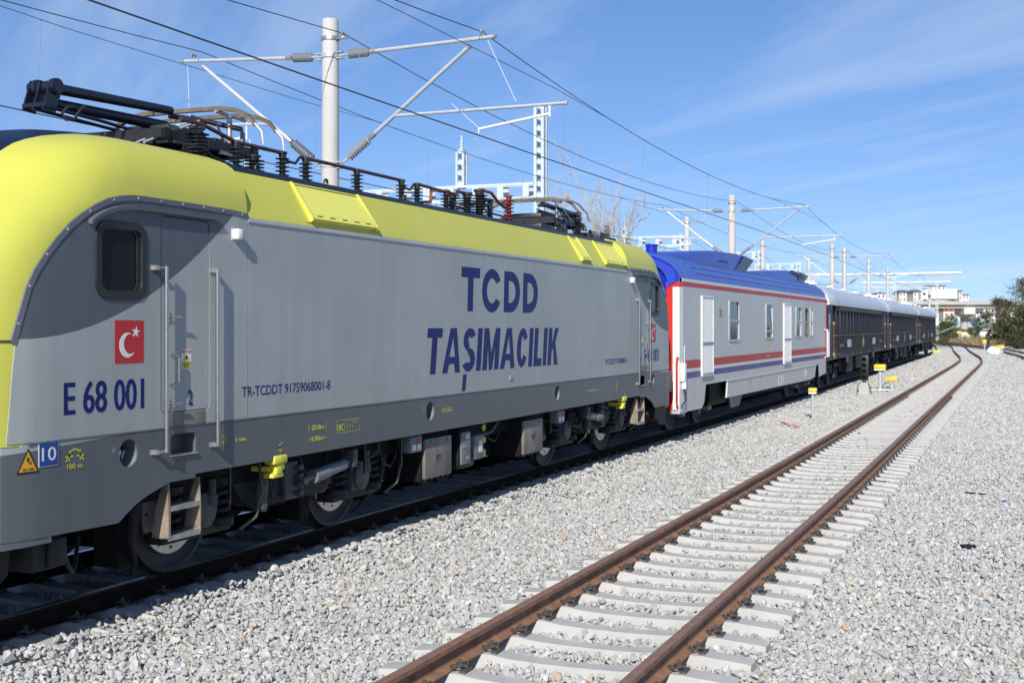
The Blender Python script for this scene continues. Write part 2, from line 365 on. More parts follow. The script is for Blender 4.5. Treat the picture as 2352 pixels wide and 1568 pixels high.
RP = [(-.075, -.172), (.075, -.172), (.075, -.16), (.014, -.140), (.009, -.125), (.009, -.062), (.036, -.047), (.036, -.010), (.027, 0), (-.027, 0), (-.036, -.010), (-.036, -.047), (-.009, -.062), (-.009, -.125), (-.014, -.140), (-.075, -.16)]
def rail(path, off, s0, s1, parent, top, step=2.0):
    mb = MB(); rings = []; s = s0
    while s < s1 + 1e-6:
        L, d = path(s); n = Vector((1, d, 0)).normalized(); c = P(s, L, 0)      # n points to the right of travel
        rings.append([c + n * (off + u) + Vector((0, 0, v)) for u, v in RP]); s += step
    mb.loft(rings)
    k = len(RP)
    for i, f in enumerate(mb.f):
        if len(f) == 4 and i % k in (7, 8, 9): mb.m[i] = 1
    return mb.build('rail', [M['rust'] if top == 0 else M['shaded_rust_dark_roof'], M['rail_top'] if top == 0 else M['steel']], parent, smooth=30)
def sleeper_mesh():
    st = [(-1.30, -.212, .085), (-1.27, -.20, .10), (-1.02, -.182, .10), (-.93, -.172, .105), (-.60, -.174, .105), (-.47, -.196, .09), (-.2, -.208, .078), (0, -.210, .075)]
    st = st + [(-a, b, c) for a, b, c in st[-2::-1]]
    mb = MB(); mb.loft([[(x, -.150, -.40), (x, -(h + .055), z - .045 - .05), (x, -h, z), (x, h, z), (x, h + .055, z - .045 - .05), (x, .150, -.40)] for x, z, h in st])
    return mb.mesh(M['sleeper'], 25, 'sleeper')
def clip_mesh():                                         # sprung W clip with its screw, foot of the rail at x < 0
    mb = MB()
    w = [(-.045, -.012, .035), (-.03, -.035, .022), (.005, -.062, .03), (.045, -.062, .055), (.072, -.04, .05), (.075, -.018, .03), (.03, -.012, .052), (.0, 0, .058), (.03, .012, .052), (.075, .018, .03), (.072, .04, .05), (.045, .062, .055), (.005, .062, .03), (-.03, .035, .022), (-.045, .012, .035)]
    mb.tube(w, .011, 5)
    mb.lathe((.03, 0, .0), (0, 0, 1), [(.024, .045), (.024, .062), (.016, .064), (.016, .085), (.001, .086)], 6)
    mb.box((.05, -.07, -.01), (.10, .07, .022))
    return mb.mesh(M['clip'], 40, 'rail_clip')
SM = sleeper_mesh(); CM = clip_mesh()
sleeper_rows = []
def track(name, path, s0, s1, sl0, sl1, clip1, label, top=0, pitch=.585, far=None, sides=(-1, 1)):
    root = empty(name, (0, 0, 0), label=label, cat='railway track', kind='structure')
    for off in (-.7525, .7525): rail(path, off, s0, s1, root, top)
    s = sl0; n = 0
    while s < sl1:
        L, d = path(s); o = link('sleeper', SM, root); o.location = P(s, L, 0) + Vector((0, 0, random.uniform(-.004, .002))); o.rotation_euler = (0, 0, d + random.uniform(-.006, .006)); sleeper_rows.append((s, L))
        if s < clip1:
            for x in (-.7525, .7525):
                for sd in sides:
                    c = link('rail_clip', CM, o); c.location = (x + sd * .083, 0, -.176); c.rotation_euler = (0, 0, 0 if sd > 0 else math.pi); n += 1
        s += pitch
    if far:                                              # beyond: sleepers too small to pick apart
        mb = MB()
        while s < far:
            L, d = path(s); mt = Matrix.Translation(P(s, L, 0)) @ Matrix.Rotation(d, 4, 'Z'); mb.box((-1.3, -.12, -.4), (1.3, .12, -.195), 0, mt); s += .6
        mb.build('sleeper_row', M['sleeper'], root, kind='stuff')
    return root
track('railway_track', pathR, -2, 240, 4.25, 94, 47, 'empty rusty track on pale concrete sleepers beside the train', far=170)
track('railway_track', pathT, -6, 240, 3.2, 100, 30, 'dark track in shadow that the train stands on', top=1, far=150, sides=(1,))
track('railway_track', path3, 70, 250, 1e9, 0, 0, 'distant track curving in from beside the white sack', far=None)
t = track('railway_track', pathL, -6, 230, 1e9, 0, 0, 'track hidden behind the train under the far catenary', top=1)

# ballast stones, one mass of crushed rock
def stone(i):
    rnd = random.Random(i); bm = bmesh.new()
    for k in range(13):
        v = Vector((rnd.gauss(0, 1), rnd.gauss(0, 1), rnd.gauss(0, 1))).normalized() * rnd.uniform(.82, 1)
        bm.verts.new((v.x * .5, v.y * .5 * rnd.uniform(.62, .9), v.z * .5 * rnd.uniform(.55, .8)))
    r = bmesh.ops.convex_hull(bm, input=bm.verts[:])
    bmesh.ops.delete(bm, geom=list({g for g in r['geom_interior'] + r['geom_unused'] if isinstance(g, bmesh.types.BMVert)}), context='VERTS')
    me = bpy.data.meshes.new('stone'); bm.to_mesh(me); bm.free(); return me
def stone_mat():
    m = bpy.data.materials.new('stone'); m.use_nodes = True; nt = m.node_tree; N = nt.nodes; K = nt.links
    b = N['Principled BSDF']; b.inputs['Roughness'].default_value = .9; b.inputs['Specular IOR Level'].default_value = .25
    oi = N.new('ShaderNodeObjectInfo'); cr = N.new('ShaderNodeValToRGB'); e = cr.color_ramp.elements
    e[0].position = 0; e[0].color = (.37, .375, .365, 1); e[1].position = 1; e[1].color = (.47, .33, .21, 1)
    for p, c in ((.25, (.445, .45, .437)), (.5, (.495, .50, .485)), (.75, (.54, .543, .525)), (.88, (.59, .59, .57)), (.94, (.55, .50, .43)), (.985, (.55, .45, .35))):
        x = e.new(p); x.color = (*c, 1)
    K.new(oi.outputs['Random'], cr.inputs[0])
    tc = N.new('ShaderNodeTexCoord'); nz = N.new('ShaderNodeTexNoise'); nz.inputs['Scale'].default_value = 5; nz.inputs['Detail'].default_value = 6; K.new(tc.outputs['Object'], nz.inputs['Vector'])
    mr = N.new('ShaderNodeMapRange'); mr.inputs['To Min'].default_value = .66; mr.inputs['To Max'].default_value = .96; K.new(nz.outputs[0], mr.inputs[0])
    v = N.new('ShaderNodeVectorMath'); v.operation = 'SCALE'; K.new(cr.outputs[0], v.inputs[0]); K.new(mr.outputs[0], v.inputs['Scale']); K.new(v.outputs[0], b.inputs['Base Color'])
    return m
stm = stone_mat(); scol = bpy.data.collections.new('stone_kinds')
for i in range(9):
    me = stone(i); me.materials.append(stm); scol.objects.link(bpy.data.objects.new('stone', me))
rg = np.random.default_rng(3)
def field(s0, s1, L0, L1, sp, size):
    a, b = np.meshgrid(np.arange(s0, s1, sp), np.arange(L0, L1, sp), indexing='ij'); a = a.ravel(); b = b.ravel()
    a = a + rg.uniform(-.5, .5, a.size) * sp; b = b + rg.uniform(-.5, .5, b.size) * sp
    return np.stack([a, b, size * np.clip(rg.lognormal(0, .3, a.size), .5, 1.9)], 1)
pts = np.concatenate([field(4.5, 20, -1.2, 9.6, .041, .052), field(20, 34, -1.6, 8.4, .050, .058), field(34, 52, -2.0, 7.6, .075, .078), field(52, 95, -1.0, 8.4, .13, .11), field(95, 150, -3.0, 11.0, .17, .14)])
ex = field(4.5, 30, -1.2, 8.6, .095, .066); pts = np.concatenate([pts, ex]); nex = len(ex)
def interp(path, s, g=np.arange(0, 160, .5)): return np.interp(s, g, [path(x)[0] for x in g])
LT = interp(pathT, pts[:, 0]); LR = interp(pathR, pts[:, 0])
lm = (np.sin(pts[:, 0] * 1.31 + pts[:, 1] * 2.1) + np.sin(pts[:, 0] * .53 - pts[:, 1] * 1.7 + 1) + np.sin(pts[:, 0] * 2.7 + 2.0 * np.sin(pts[:, 1] * 1.9)) * .6) / 2.6
d = np.minimum(abs(pts[:, 1] - LT), abs(pts[:, 1] - LR)); tt = np.clip((d - 1.25) / .6, 0, 1); tt = tt * tt * (3 - 2 * tt)
z = -.275 * (1 - tt) + (-.315 + .06 * lm) * tt
keep = np.ones(len(pts), bool); hi = np.zeros(len(pts))
for (Lc, s0) in ((LR, 4.25), (LT, 3.2)):
    dd = abs(pts[:, 1] - Lc); k = np.round((pts[:, 0] - s0) / .585); ds = abs(pts[:, 0] - (s0 + k * .585))
    ins = dd < 1.33
    on = ins & (ds < .125)
    keep &= ~on
    keep &= ~(abs(dd - .7525) < .115)
    if s0 < 4: ov = on & (dd > 1.20) & (rg.random(len(pts)) < .8); keep |= ov; hi += np.where(ov, .055, 0) + .045 * np.clip((dd - .9) / .3, 0, 1) * np.clip((2.0 - dd) / .7, 0, 1)
    hi += np.where(ins & (ds > .15), (.006 if s0 > 4 else .01) + .02 * np.sin(pts[:, 0] * 3.1 + pts[:, 1] * 1.3), 0)
# a few stones resting on sleepers of the empty track
z = z + hi + pts[:, 2] * .12 + rg.uniform(-.010, .014, len(pts)); z[-nex:] += .022
pts = pts[keep]; z = z[keep]
me = bpy.data.meshes.new('ballast_stones'); n = len(pts); me.vertices.add(n)
me.vertices.foreach_set('co', np.stack([-pts[:, 1], pts[:, 0], z], 1).astype(np.float32).ravel())
a = me.attributes.new('rot', 'FLOAT_VECTOR', 'POINT'); a.data.foreach_set('vector', (rg.uniform(0, 6.283, (n, 3)) * np.array([.16, .16, 1])).astype(np.float32).ravel())
a = me.attributes.new('scl', 'FLOAT', 'POINT'); a.data.foreach_set('value', pts[:, 2].astype(np.float32))
a = me.attributes.new('pick', 'INT', 'POINT'); a.data.foreach_set('value', rg.integers(0, 9, n).astype(np.int32))
me.update(); ob = link('ballast_stones', me, label='crushed grey ballast stones heaped around the tracks', cat='ballast', kind='stuff')
ng = bpy.data.node_groups.new('scatter', 'GeometryNodeTree')
ng.interface.new_socket(name='Geometry', in_out='INPUT', socket_type='NodeSocketGeometry'); ng.interface.new_socket(name='Geometry', in_out='OUTPUT', socket_type='NodeSocketGeometry')
gi = ng.nodes.new('NodeGroupInput'); go = ng.nodes.new('NodeGroupOutput'); ip = ng.nodes.new('GeometryNodeInstanceOnPoints'); ci = ng.nodes.new('GeometryNodeCollectionInfo')
ci.inputs['Collection'].default_value = scol; ci.inputs['Separate Children'].default_value = True; ci.inputs['Reset Children'].default_value = True
ip.inputs['Pick Instance'].default_value = True
def na(name, t):
    q = ng.nodes.new('GeometryNodeInputNamedAttribute'); q.data_type = t; q.inputs['Name'].default_value = name; return [o for o in q.outputs if o.enabled and o.name == 'Attribute'][0]
er = ng.nodes.new('FunctionNodeEulerToRotation')
L_ = ng.links.new
L_(gi.outputs[0], ip.inputs['Points']); L_(ci.outputs[0], ip.inputs['Instance']); L_(na('pick', 'INT'), ip.inputs['Instance Index'])
L_(na('rot', 'FLOAT_VECTOR'), er.inputs[0]); L_(er.outputs[0], ip.inputs['Rotation']); L_(na('scl', 'FLOAT'), ip.inputs['Scale']); L_(ip.outputs[0], go.inputs[0])
md = ob.modifiers.new('scatter', 'NODES'); md.node_group = ng
# ---------------------------------------------------------------- electric locomotive
C0 = 16.2
loco = empty('electric_locomotive', (-8.52, C0, 0), label='grey and yellow electric locomotive with TCDD lettering at the head of the train', cat='locomotive')
Y = lambda s: s - C0
ZL = [.70, 1.0, 1.46, 1.47, 1.8, 2.26, 2.65, 2.9, 3.16, 3.32, 3.43, 3.574, 3.69, 3.77, 3.855, 3.908, 3.96, 4.03, 4.09, 4.13, 4.16, 4.17]
WP = [1.5, 1.5, 1.5, 1.5, 1.5, 1.5, 1.5, 1.5, 1.5, 1.5, 1.5, 1.495, 1.47, 1.43, 1.376, 1.327, 1.25, 1.05, .8, .55, .25, .02]
S0 = [6.3, 6.3, 6.3, 6.3, 6.3, 6.36, 6.48, 6.60, 6.80, 6.97, 7.08, 7.2, 7.31, 7.42, 7.55, 7.67, 7.82, 8.05, 8.3, 8.5, 8.75, 8.9]
S1 = [7.5, 7.5, 7.5, 7.5, 7.5, 7.5, 7.54, 7.62, 7.82, 8.06, 8.25, 8.4, 8.45, 8.5, 8.6, 8.7, 8.85, 9.05, 9.2, 9.35, 9.5, 9.6]
NE = 2.6
def Wd(s, z):                                            # half width of the cab at (s, z)
    a, b, c = np.interp(z, ZL, WP), np.interp(z, ZL, S0), np.interp(z, ZL, S1)
    if s >= c: return a
    t = min((c - s) / (c - b), .999); return a * (1 - t ** NE) ** (1 / NE)
def bend(me):                                            # wraps a flat side panel round the cab corner
    bm = bmesh.new(); bm.from_mesh(me)
    for k in range(14):
        for sg in (-1, 1):
            bmesh.ops.bisect_plane(bm, geom=bm.verts[:] + bm.edges[:] + bm.faces[:], plane_co=(0, sg * (C0 - (7.0 + .11 * k)), 0), plane_no=(0, 1, 0))
    for zc in (1.6, 1.9, 2.26, 2.5, 2.65, 2.78, 2.9, 3.03, 3.16, 3.25, 3.32):
        bmesh.ops.bisect_plane(bm, geom=bm.verts[:] + bm.edges[:] + bm.faces[:], plane_co=(0, 0, zc), plane_no=(0, 0, 1))
    for v in bm.verts: v.co.x -= 1.5 - Wd(C0 - abs(v.co.y), min(v.co.z, 3.43))
    for f in bm.faces: f.smooth = True
    bm.to_mesh(me); bm.free(); me.set_sharp_from_angle(angle=R(30))
def cab_hood(sg):
    mb = MB(); A = [math.pi / 2 * (1 - k / 13) for k in range(14)]; cols = []
    for z, wp, s0, s1 in zip(ZL, WP, S0, S1):
        half = []
        for a in A:
            x = wp * max(math.cos(a), 0) ** (2 / NE); s = s1 - (s1 - s0) * max(math.sin(a), 0) ** (2 / NE); half.append((x, s))
        for k in range(1, 6): half.append((wp, s1 + (10.1 - s1) * k / 5))
        ring = [(-x, s) for x, s in half[::-1]] + half[1:]
        cols.append([((x - .006 * (x > 0) + .006 * (x < 0)), sg * Y(s), z) for x, s in ring])
    n = len(cols[0])
    for j in range(len(cols) - 1):
        for k in range(n - 1):
            p = [cols[j][k], cols[j][k + 1], cols[j + 1][k + 1], cols[j + 1][k]]
            cx = abs(sum(q[0] for q in p) / 4); cz = sum(q[2] for q in p) / 4; cs = C0 - abs(sum(q[1] for q in p) / 4)
            if cx > 1.3 and cs > 7.62 and cz < np.interp(cs, [a[0] for a in ARCH], [a[1] for a in ARCH]) - .05: continue
            mi = 0
            if cz < 1.465: mi = 1
            pass
            mb.add(p, [(0, 1, 2, 3)], mi)
    end = [c[-1] for c in cols[9:]] + [c[0] for c in cols[9:]][::-1]
    mb.add(end, [tuple(range(len(end)))], 0)
    bm = bmesh.new(); me = mb.mesh([M['hood'], M['grey_dark'], M['navy']]); bm.from_mesh(me); bmesh.ops.remove_doubles(bm, verts=bm.verts[:], dist=.0008); bmesh.ops.recalc_face_normals(bm, faces=bm.faces[:]); bm.to_mesh(me); bm.free()
    me.polygons.foreach_set('use_smooth', [True] * len(me.polygons)); me.set_sharp_from_angle(angle=R(38))
    return link('cab_hood', me, loco, label='rounded yellow cab hood')
ARCH = [(7.155, 2.263), (7.20, 2.40), (7.284, 2.647), (7.36, 2.78), (7.46, 2.909), (7.58, 3.035), (7.72, 3.158), (7.85, 3.245), (8.0, 3.325), (8.14, 3.385), (8.287, 3.42), (8.44, 3.44), (8.6, 3.445), (9.2, 3.445), (9.886, 3.437), (10.098, 3.42)]
PORTS = [(8.385, 1.307), (14.056, 1.303), (18.594, 1.307), (24.0, 1.307)]
ms = lambda s: 2 * C0 - s
def mir(pts, sg): return [(Y(s) * (1 if sg > 0 else -1), z) for s, z in pts]
# dark core added behind the panels, giving the holes their black shade
mb = MB(); mb.box((-1.49, Y(7.9), 1.06), (1.33, Y(24.5), 3.40)); mb.box((-1.2, Y(7.3), .80), (1.2, Y(25.1), 1.06)); mb.build('body_core', M['under'], loco)
plate('side_wall', [mir([(7.4, 1.05), (25, 1.05), (25, 3.42), (7.4, 3.42)], 1)], -1.49, .01, M['livery'], loco)
for sg in (1, -1):
    cab_hood(sg)
    f = 'front' if sg > 0 else 'rear'
    out = [(7.075, 1.488), (7.12, 1.98), (7.15, 2.25)] + ARCH + [(10.098, 1.488)]
    win = rrect(8.02, 8.575, 2.632, 3.212, .10); door = rrect(8.80, 9.492, 1.612, 3.342, .05)
    plate('cab_side_panel', [mir(out, sg), mir(win, sg), mir(door, sg)], 1.5, .012, M['livery'], loco, bend)
    d = plate('cab_door', [mir(rrect(8.809, 9.483, 1.621, 3.333, .045), sg)], 1.496, .02, M['livery'], loco)
    b = MB(); b.box((1.33, sg * Y(8.75), 1.55), (1.474, sg * Y(9.55), 3.40)); b.build('door_backing', M['rubber'], loco)  # dark backing added behind the door to blacken the gap round it
    # step plate under the door
    b = MB(); b.box((1.495, sg * Y(8.85), 1.49), (1.506, sg * Y(9.42), 1.606))
    for u in (8.87, 9.13, 9.40):
        for v in (1.505, 1.59): b.lathe((1.505, sg * Y(u), v), (1, 0, 0), [(.008, 0), (.008, .004), (.001, .005)], 8)
    b.build('kick_plate', M['box_beige'], loco, smooth=30)
    # window
    wr = plate('cab_window', [mir(rrect(7.985, 8.605, 2.60, 3.242, .125), sg), mir(rrect(8.045, 8.548, 2.66, 3.185, .085), sg)], 1.512, .03, M['rubber'], loco, bend, bev=.004)
    plate('glass', [mir(rrect(8.03, 8.565, 2.645, 3.2, .09), sg)], 1.478, .008, M['glass_dark'], wr, bend)
    plate('inner_frame', [mir(rrect(8.045, 8.548, 2.66, 3.185, .085), sg), mir(rrect(8.062, 8.50, 2.672, 3.172, .075), sg)], 1.490, .010, M['black_metal'], wr, bend)
    # bolted flange along the hood edge
    rings = []
    fl = [(7.142, 2.235)] + ARCH
    for i, (s, z) in enumerate(fl):
        a = Vector(fl[max(i - 1, 0)]); c = Vector(fl[min(i + 1, len(fl) - 1)]); t = (c - a).normalized(); n = Vector((-t.y, t.x))
        r = []
        for off, pr in ((-.006, -.02), (-.006, .007), (.040, .007), (.046, -.02)):
            q = Vector((s, z)) + n * off; r.append((Wd(q.x, min(q.y, 3.43)) + pr, sg * Y(q.x), q.y))
        rings.append(r)
    mb = MB(); mb.loft(rings); fo = mb.build('edge_trim', M['grey_dark'], loco)
    acc = 0; nxt = .16; prev = Vector(fl[0])
    for s, z in fl[1:]:
        q = Vector((s, z)); seg = (q - prev).length
        while nxt < acc + seg:
            p = prev + (q - prev) * ((nxt - acc) / seg); t = (q - prev).normalized(); n = Vector((-t.y, t.x)); c = p + n * .018
            mb = MB(); mb.lathe((Wd(c.x, min(c.y, 3.43)) + .005, sg * Y(c.x), c.y), (1, 0, 0), [(.013, 0), (.012, .006), (.006, .008), (.001, .008)], 8); mb.build('bolt', M['steel_dull'], fo, smooth=40); nxt += .30
        acc += seg; prev = q
    # rain gutter
    gp = [(7.90, 3.225), (7.98, 3.275), (8.08, 3.318), (8.2, 3.352), (8.34, 3.374), (8.5, 3.386), (8.75, 3.388), (9.2, 3.387), (9.60, 3.385)]
    mb = MB(); mb.loft([[(Wd(s, z) - .005, sg * Y(s), z - .022), (Wd(s, z) + .042, sg * Y(s), z - .030), (Wd(s, z) + .048, sg * Y(s), z + .006), (Wd(s, z) + .040, sg * Y(s), z - .002), (Wd(s, z) - .005, sg * Y(s), z + .012)] for s, z in gp]); mb.build('rain_gutter', M['grey_dark'], loco, smooth=30)
    # handrails
    for hs, z0, z1 in ((8.80, 1.275, 2.895), (9.535, 1.268, 2.905)):
        X = 1.560; mb = MB(); mb.tube([(X, sg * Y(hs), z0), (X, sg * Y(hs), z1)], .018, 10); h = mb.build('handrail', M['steel'], loco, smooth=40)
        for zz in (z0 + .012, z1 - .015):
            mb = MB(); o = -.10 if hs < 9 else 0
            mb.box((1.498, sg * Y(hs + o) - .04, zz - .022), (1.512, sg * Y(hs + o) + .04, zz + .022))
            mb.box((1.512, sg * Y(hs + o) - .02, zz - .02), (1.556, sg * Y(hs + o) + .02, zz + .018))
            mb.tube([(1.55, sg * Y(hs + o), zz), (X, sg * Y(hs), zz)], .010, 6); mb.build('bracket', M['steel_dull'], h, smooth=40)
    # door furniture
    hy = 8.90
    for zz in (2.455, 1.695):
        mb = MB(); mb.box((1.494, sg * Y(hy) - .018, zz - .05), (1.504, sg * Y(hy) + .018, zz + .05)); mb.tube([(1.50, sg * Y(hy), zz), (1.55, sg * Y(hy), zz), (1.555, sg * Y(hy + .12), zz)], .010, 8); mb.build('door_handle', M['steel'], d, smooth=40)

    mb = MB(); mb.tube([(1.495, sg * Y(8.93), 2.13), (1.535, sg * Y(8.93), 2.13), (1.54, sg * Y(9.0), 2.10), (1.54, sg * Y(9.0), 1.88), (1.535, sg * Y(8.93), 1.86), (1.495, sg * Y(8.93), 1.86)], .008, 8); mb.build('grab_handle', M['steel'], d, smooth=40)
    # camera pod
    mb = MB(); u = sg * Y(9.885); mb.cbox((1.498, u - .045, 3.195), (1.58, u + .05, 3.30), .02); mb.box((1.497, u - .05, 3.19), (1.503, u + .055, 3.305)); cp = mb.build('camera_pod', M['white'], loco, smooth=30)
    e = .052; mb = MB(); mb.cbox((1.515, u + e - .006, 3.215), (1.57, u + e + .012, 3.285), .01); mb.build('lens', M['rubber'], cp)
    # side ladder under the cab
    mb = MB(); a, c = sg * Y(8.94), sg * Y(9.385)
    lo = empty('cab_steps', (0, 0, 0)); lo.parent = loco
    for yy, ww in ((a, .030), (c, .012)):
        lad = MB()
        q = [(1.425, yy, .995), (1.47, yy, .995), (1.485, yy, .78), (1.485, yy, .50), (1.30, yy, .50), (1.35, yy, .78)]
        lad.add([(x, yy - ww / 2, z) for x, y_, z in q] + [(x, yy + ww / 2, z) for x, y_, z in q], [(0, 1, 2, 3, 4, 5), (11, 10, 9, 8, 7, 6)] + [(k, (k + 1) % 6, (k + 1) % 6 + 6, k + 6) for k in range(6)])
        lad.build('step_side', M['ladder_beige'], lo)
    for zz in (.505, .765):
        mb = MB(); mb.box((1.33, a, zz - .012), (1.48, c, zz + .012)); mb.box((1.466, a, zz - .03), (1.482, c, zz + .016)); mb.build('tread', M['steel_dull'], lo)
    # pocket step let into the skirt
    mb = MB(); mb.box((1.44, sg * Y(8.93), 1.224), (1.52, sg * Y(9.30), 1.236)); mb.build('pocket_step', M['steel_dull'], loco)
    mb = MB(); mb.box((1.34, sg * Y(8.90), 1.19), (1.35, sg * Y(9.33), 1.45)); mb.box((1.34, sg * Y(9.305) - .006, 1.2), (1.488, sg * Y(9.305) + .006, 1.43)); mb.build('pocket_liner', M['grey_dark'], loco)
    # nose beam, buffers, plough
    mb = MB(); mb.cbox((-1.40, sg * Y(6.55), .98), (1.40, sg * Y(7.05), 1.43), .04); mb.build('buffer_beam', M['grey_dark'], loco, smooth=30)
    for x in (-.875, .875):
        mb = MB(); mb.lathe((x, sg * Y(6.6), 1.05), (0, -sg, 0), [(.11, 0), (.11, .28), (.08, .29), (.08, .50), (.24, .52), (.25, .55), (.20, .575), (.01, .585)], 18); mb.build('buffer', M['black_metal'], loco, smooth=35)
    mb = MB(); mb.add([(x, sg * Y(s), z) for x in (-1.25, 1.25) for s, z in ((6.5, .98), (7.35, .98), (7.3, .46), (7.05, .30), (6.6, .28))], [(0, 1, 2, 3, 4), (9, 8, 7, 6, 5), (0, 5, 6, 1), (1, 6, 7, 2), (2, 7, 8, 3), (3, 8, 9, 4), (4, 9, 5, 0)]); mb.build('plough', M['bogie'], loco)
    mb = MB(); mb.cbox((1.05, sg * Y(7.48), .44), (1.32, sg * Y(7.80), .72), .03); mb.cbox((1.32, sg * Y(7.62), .46), (1.36, sg * Y(7.82), .69), .03); mb.box((1.1, sg * Y(7.5), .72), (1.3, sg * Y(7.55), .85)); mb.build('coupling_box', M['bogie'], loco, smooth=30)
    mb = MB(); mb.tube([(1.15, sg * Y(7.86), .78), (1.22, sg * Y(7.90), .62), (1.22, sg * Y(7.97), .42), (1.15, sg * Y(8.1), .33), (1.0, sg * Y(8.3), .34), (.9, sg * Y(8.45), .55)], .02, 8); mb.build('brake_hose', M['hose'], loco, smooth=50)

# main side panel and skirt
plate('side_panel', [mir([(10.106, 1.488), (22.294, 1.488), (22.294, 3.386), (10.106, 3.386)], 1)], 1.5, .012, M['livery'], loco)
mb = MB(); mb.loft([[(1.494, y, 3.376), (1.510, y, 3.380), (1.512, y, 3.388), (1.500, y, 3.425), (1.46, y, 3.44)] for y in (Y(10.10), Y(22.30))]); mb.build('cantrail', M['livery'], loco)
mb = MB(); mb.box((1.502, Y(10.11), 3.374), (1.5065, Y(22.29), 3.380)); mb.build('cantrail_seam', M['white'], loco)
half = [(7.03, .757), (8.262, .737), (8.36, .80), (8.487, .868), (8.60, .912), (8.726, .947), (8.84, .978), (8.946, 1.0), (9.286, 1.0), (9.29, 1.036)]
low = [(s, z) for s, z in half] + [(ms(s), z) for s, z in half[::-1]] + [(ms(7.03), 1.462), (ms(7.19), 1.462), (ms(7.20), 1.474), (7.20, 1.474), (7.19, 1.462), (7.03, 1.462)]
holes = [mir(circ(s, z, .118), 1) for s, z in PORTS] + [mir(rrect(8.936, 9.296, 1.226, 1.415, .05), sg) for sg in (1, -1)]
plate('skirt_panel', [mir(low, 1)] + holes, 1.4985, .012, M['livery'], loco, bend)
mb = MB(); mb.loft([[(1.494, y, 1.466), (1.5045, y, 1.476), (1.5045, y, 1.482), (1.494, y, 1.492)] for y in (Y(7.25), Y(25.15))]); mb.build('skirt_groove', M['grey_dark'], loco)
for s, z in PORTS:                                       # recessed round access ports
    mb = MB(); n = 24; a = [(1.490, Y(s) + .118 * math.cos(6.2832 * k / n), z + .118 * math.sin(6.2832 * k / n)) for k in range(n)]; b = [(1.34, p[1], p[2]) for p in a]
    mb.add(a + b, [(k, (k + 1) % n, (k + 1) % n + n, k + n) for k in range(n)]); po = mb.build('access_port', M['bogie_light'], loco, smooth=40)
    mb = MB(); mb.cbox((1.345, Y(s) - .04, z - .07), (1.42, Y(s) + .03, z + .03), .02); mb.tube([(1.40, Y(s) + .02, z - .09), (1.43, Y(s) - .01, z - .04), (1.42, Y(s) + .03, z + .01)], .014, 8); mb.build('valve', M['steel'], po, smooth=40)
    mb = MB(); mb.box((1.495, Y(s) - .195, z + .02), (1.5015, Y(s) - .155, z + .065)); mb.build('label_plate', M['bogie_light'], loco)
# roof
mb = MB(); mb.loft([[(1.5, y, 3.425), (1.478, y, 3.49), (1.235, y, 3.905), (1.20, y, 3.915), (-1.20, y, 3.915), (-1.235, y, 3.905), (-1.478, y, 3.49), (-1.5, y, 3.425)] for y in (Y(10.09), Y(22.31))]); mb.build('roof_cowl', M['yellow'], loco, smooth=20)
mb = MB(); mb.box((-1.215, Y(10.0), 3.916), (1.215, Y(22.4), 3.945))
for x in (-1.215, 1.165): mb.box((x, Y(10.0), 3.945), (x + .05, Y(22.4), 3.965))
mb.box((-.9, Y(13), 3.945), (.5, Y(21), 3.985)); mb.build('roof_deck', M['navy'], loco)
SL = Vector((1.235 - 1.478, 0, 3.905 - 3.49)); SLn = Vector((SL.z, 0, -SL.x)).normalized()
def onslope(s, t, h=0): p = Vector((1.478, 0, 3.49)) + SL * t + SLn * h; return (p.x, Y(s), p.z)
for a, c in ((11.25, 12.65), (19.75, 20.17), (21.02, 22.22)):   # air intake grilles
    mb = MB(); dl = .14 if c - a > .6 else .07
    lo_, hi_ = -.02, .92
    v = [onslope(a, lo_, .055), onslope(c, lo_, .055), onslope(c, lo_ + .16, .055), onslope(a, lo_ + .16, .055), onslope(c, hi_, .004), onslope(a, hi_, .004), onslope(a, lo_, -.02), onslope(c, lo_, -.02)]
    mb.add(v, [(0, 1, 2, 3), (3, 2, 4, 5), (0, 6, 7, 1), (0, 3, 5, 6), (1, 7, 4, 2)]); g = mb.build('intake_grille', M['yellow_mesh'] if 'yellow_mesh' in M else M['yellow'], loco)
    for s in (a, c):
        mb = MB(); q = [onslope(s + o, t, h) for o in (-.012, .012) for t, h in ((-.06, 0), (-.06, .045), (0, .062), (.95, .03), (1.0, .015), (1.0, 0))]
        mb.add(q, [(0, 1, 2, 3, 4, 5), (11, 10, 9, 8, 7, 6)] + [(k, (k + 1) % 6, (k + 1) % 6 + 6, k + 6) for k in range(6)])
        mb.add([onslope(s + .012, -.06, .003), onslope(s - .075, -.06, .003), onslope(s - .075, 1.0, .003), onslope(s + .012, 1.0, .003)], [(0, 1, 2, 3)]); mb.build('fin', M['yellow'], g)
    k = a + .1
    while k < c - .08:
        mb = MB(); mb.add([onslope(k, .045, .0575), onslope(k + .11, .045, .0575), onslope(k + .11, .07, .0575), onslope(k, .07, .0575)], [(0, 1, 2, 3)]); mb.build('slot', M['rubber'], g); k += .26 if c - a > .6 else .15
    mb = MB(); mb.add([onslope(a + .02, .925, .0045), onslope(c - .02, .925, .0045), onslope(c - .02, .945, .0045), onslope(a + .02, .945, .0045)], [(0, 1, 2, 3)]); mb.build('slot', M['rubber'], g)
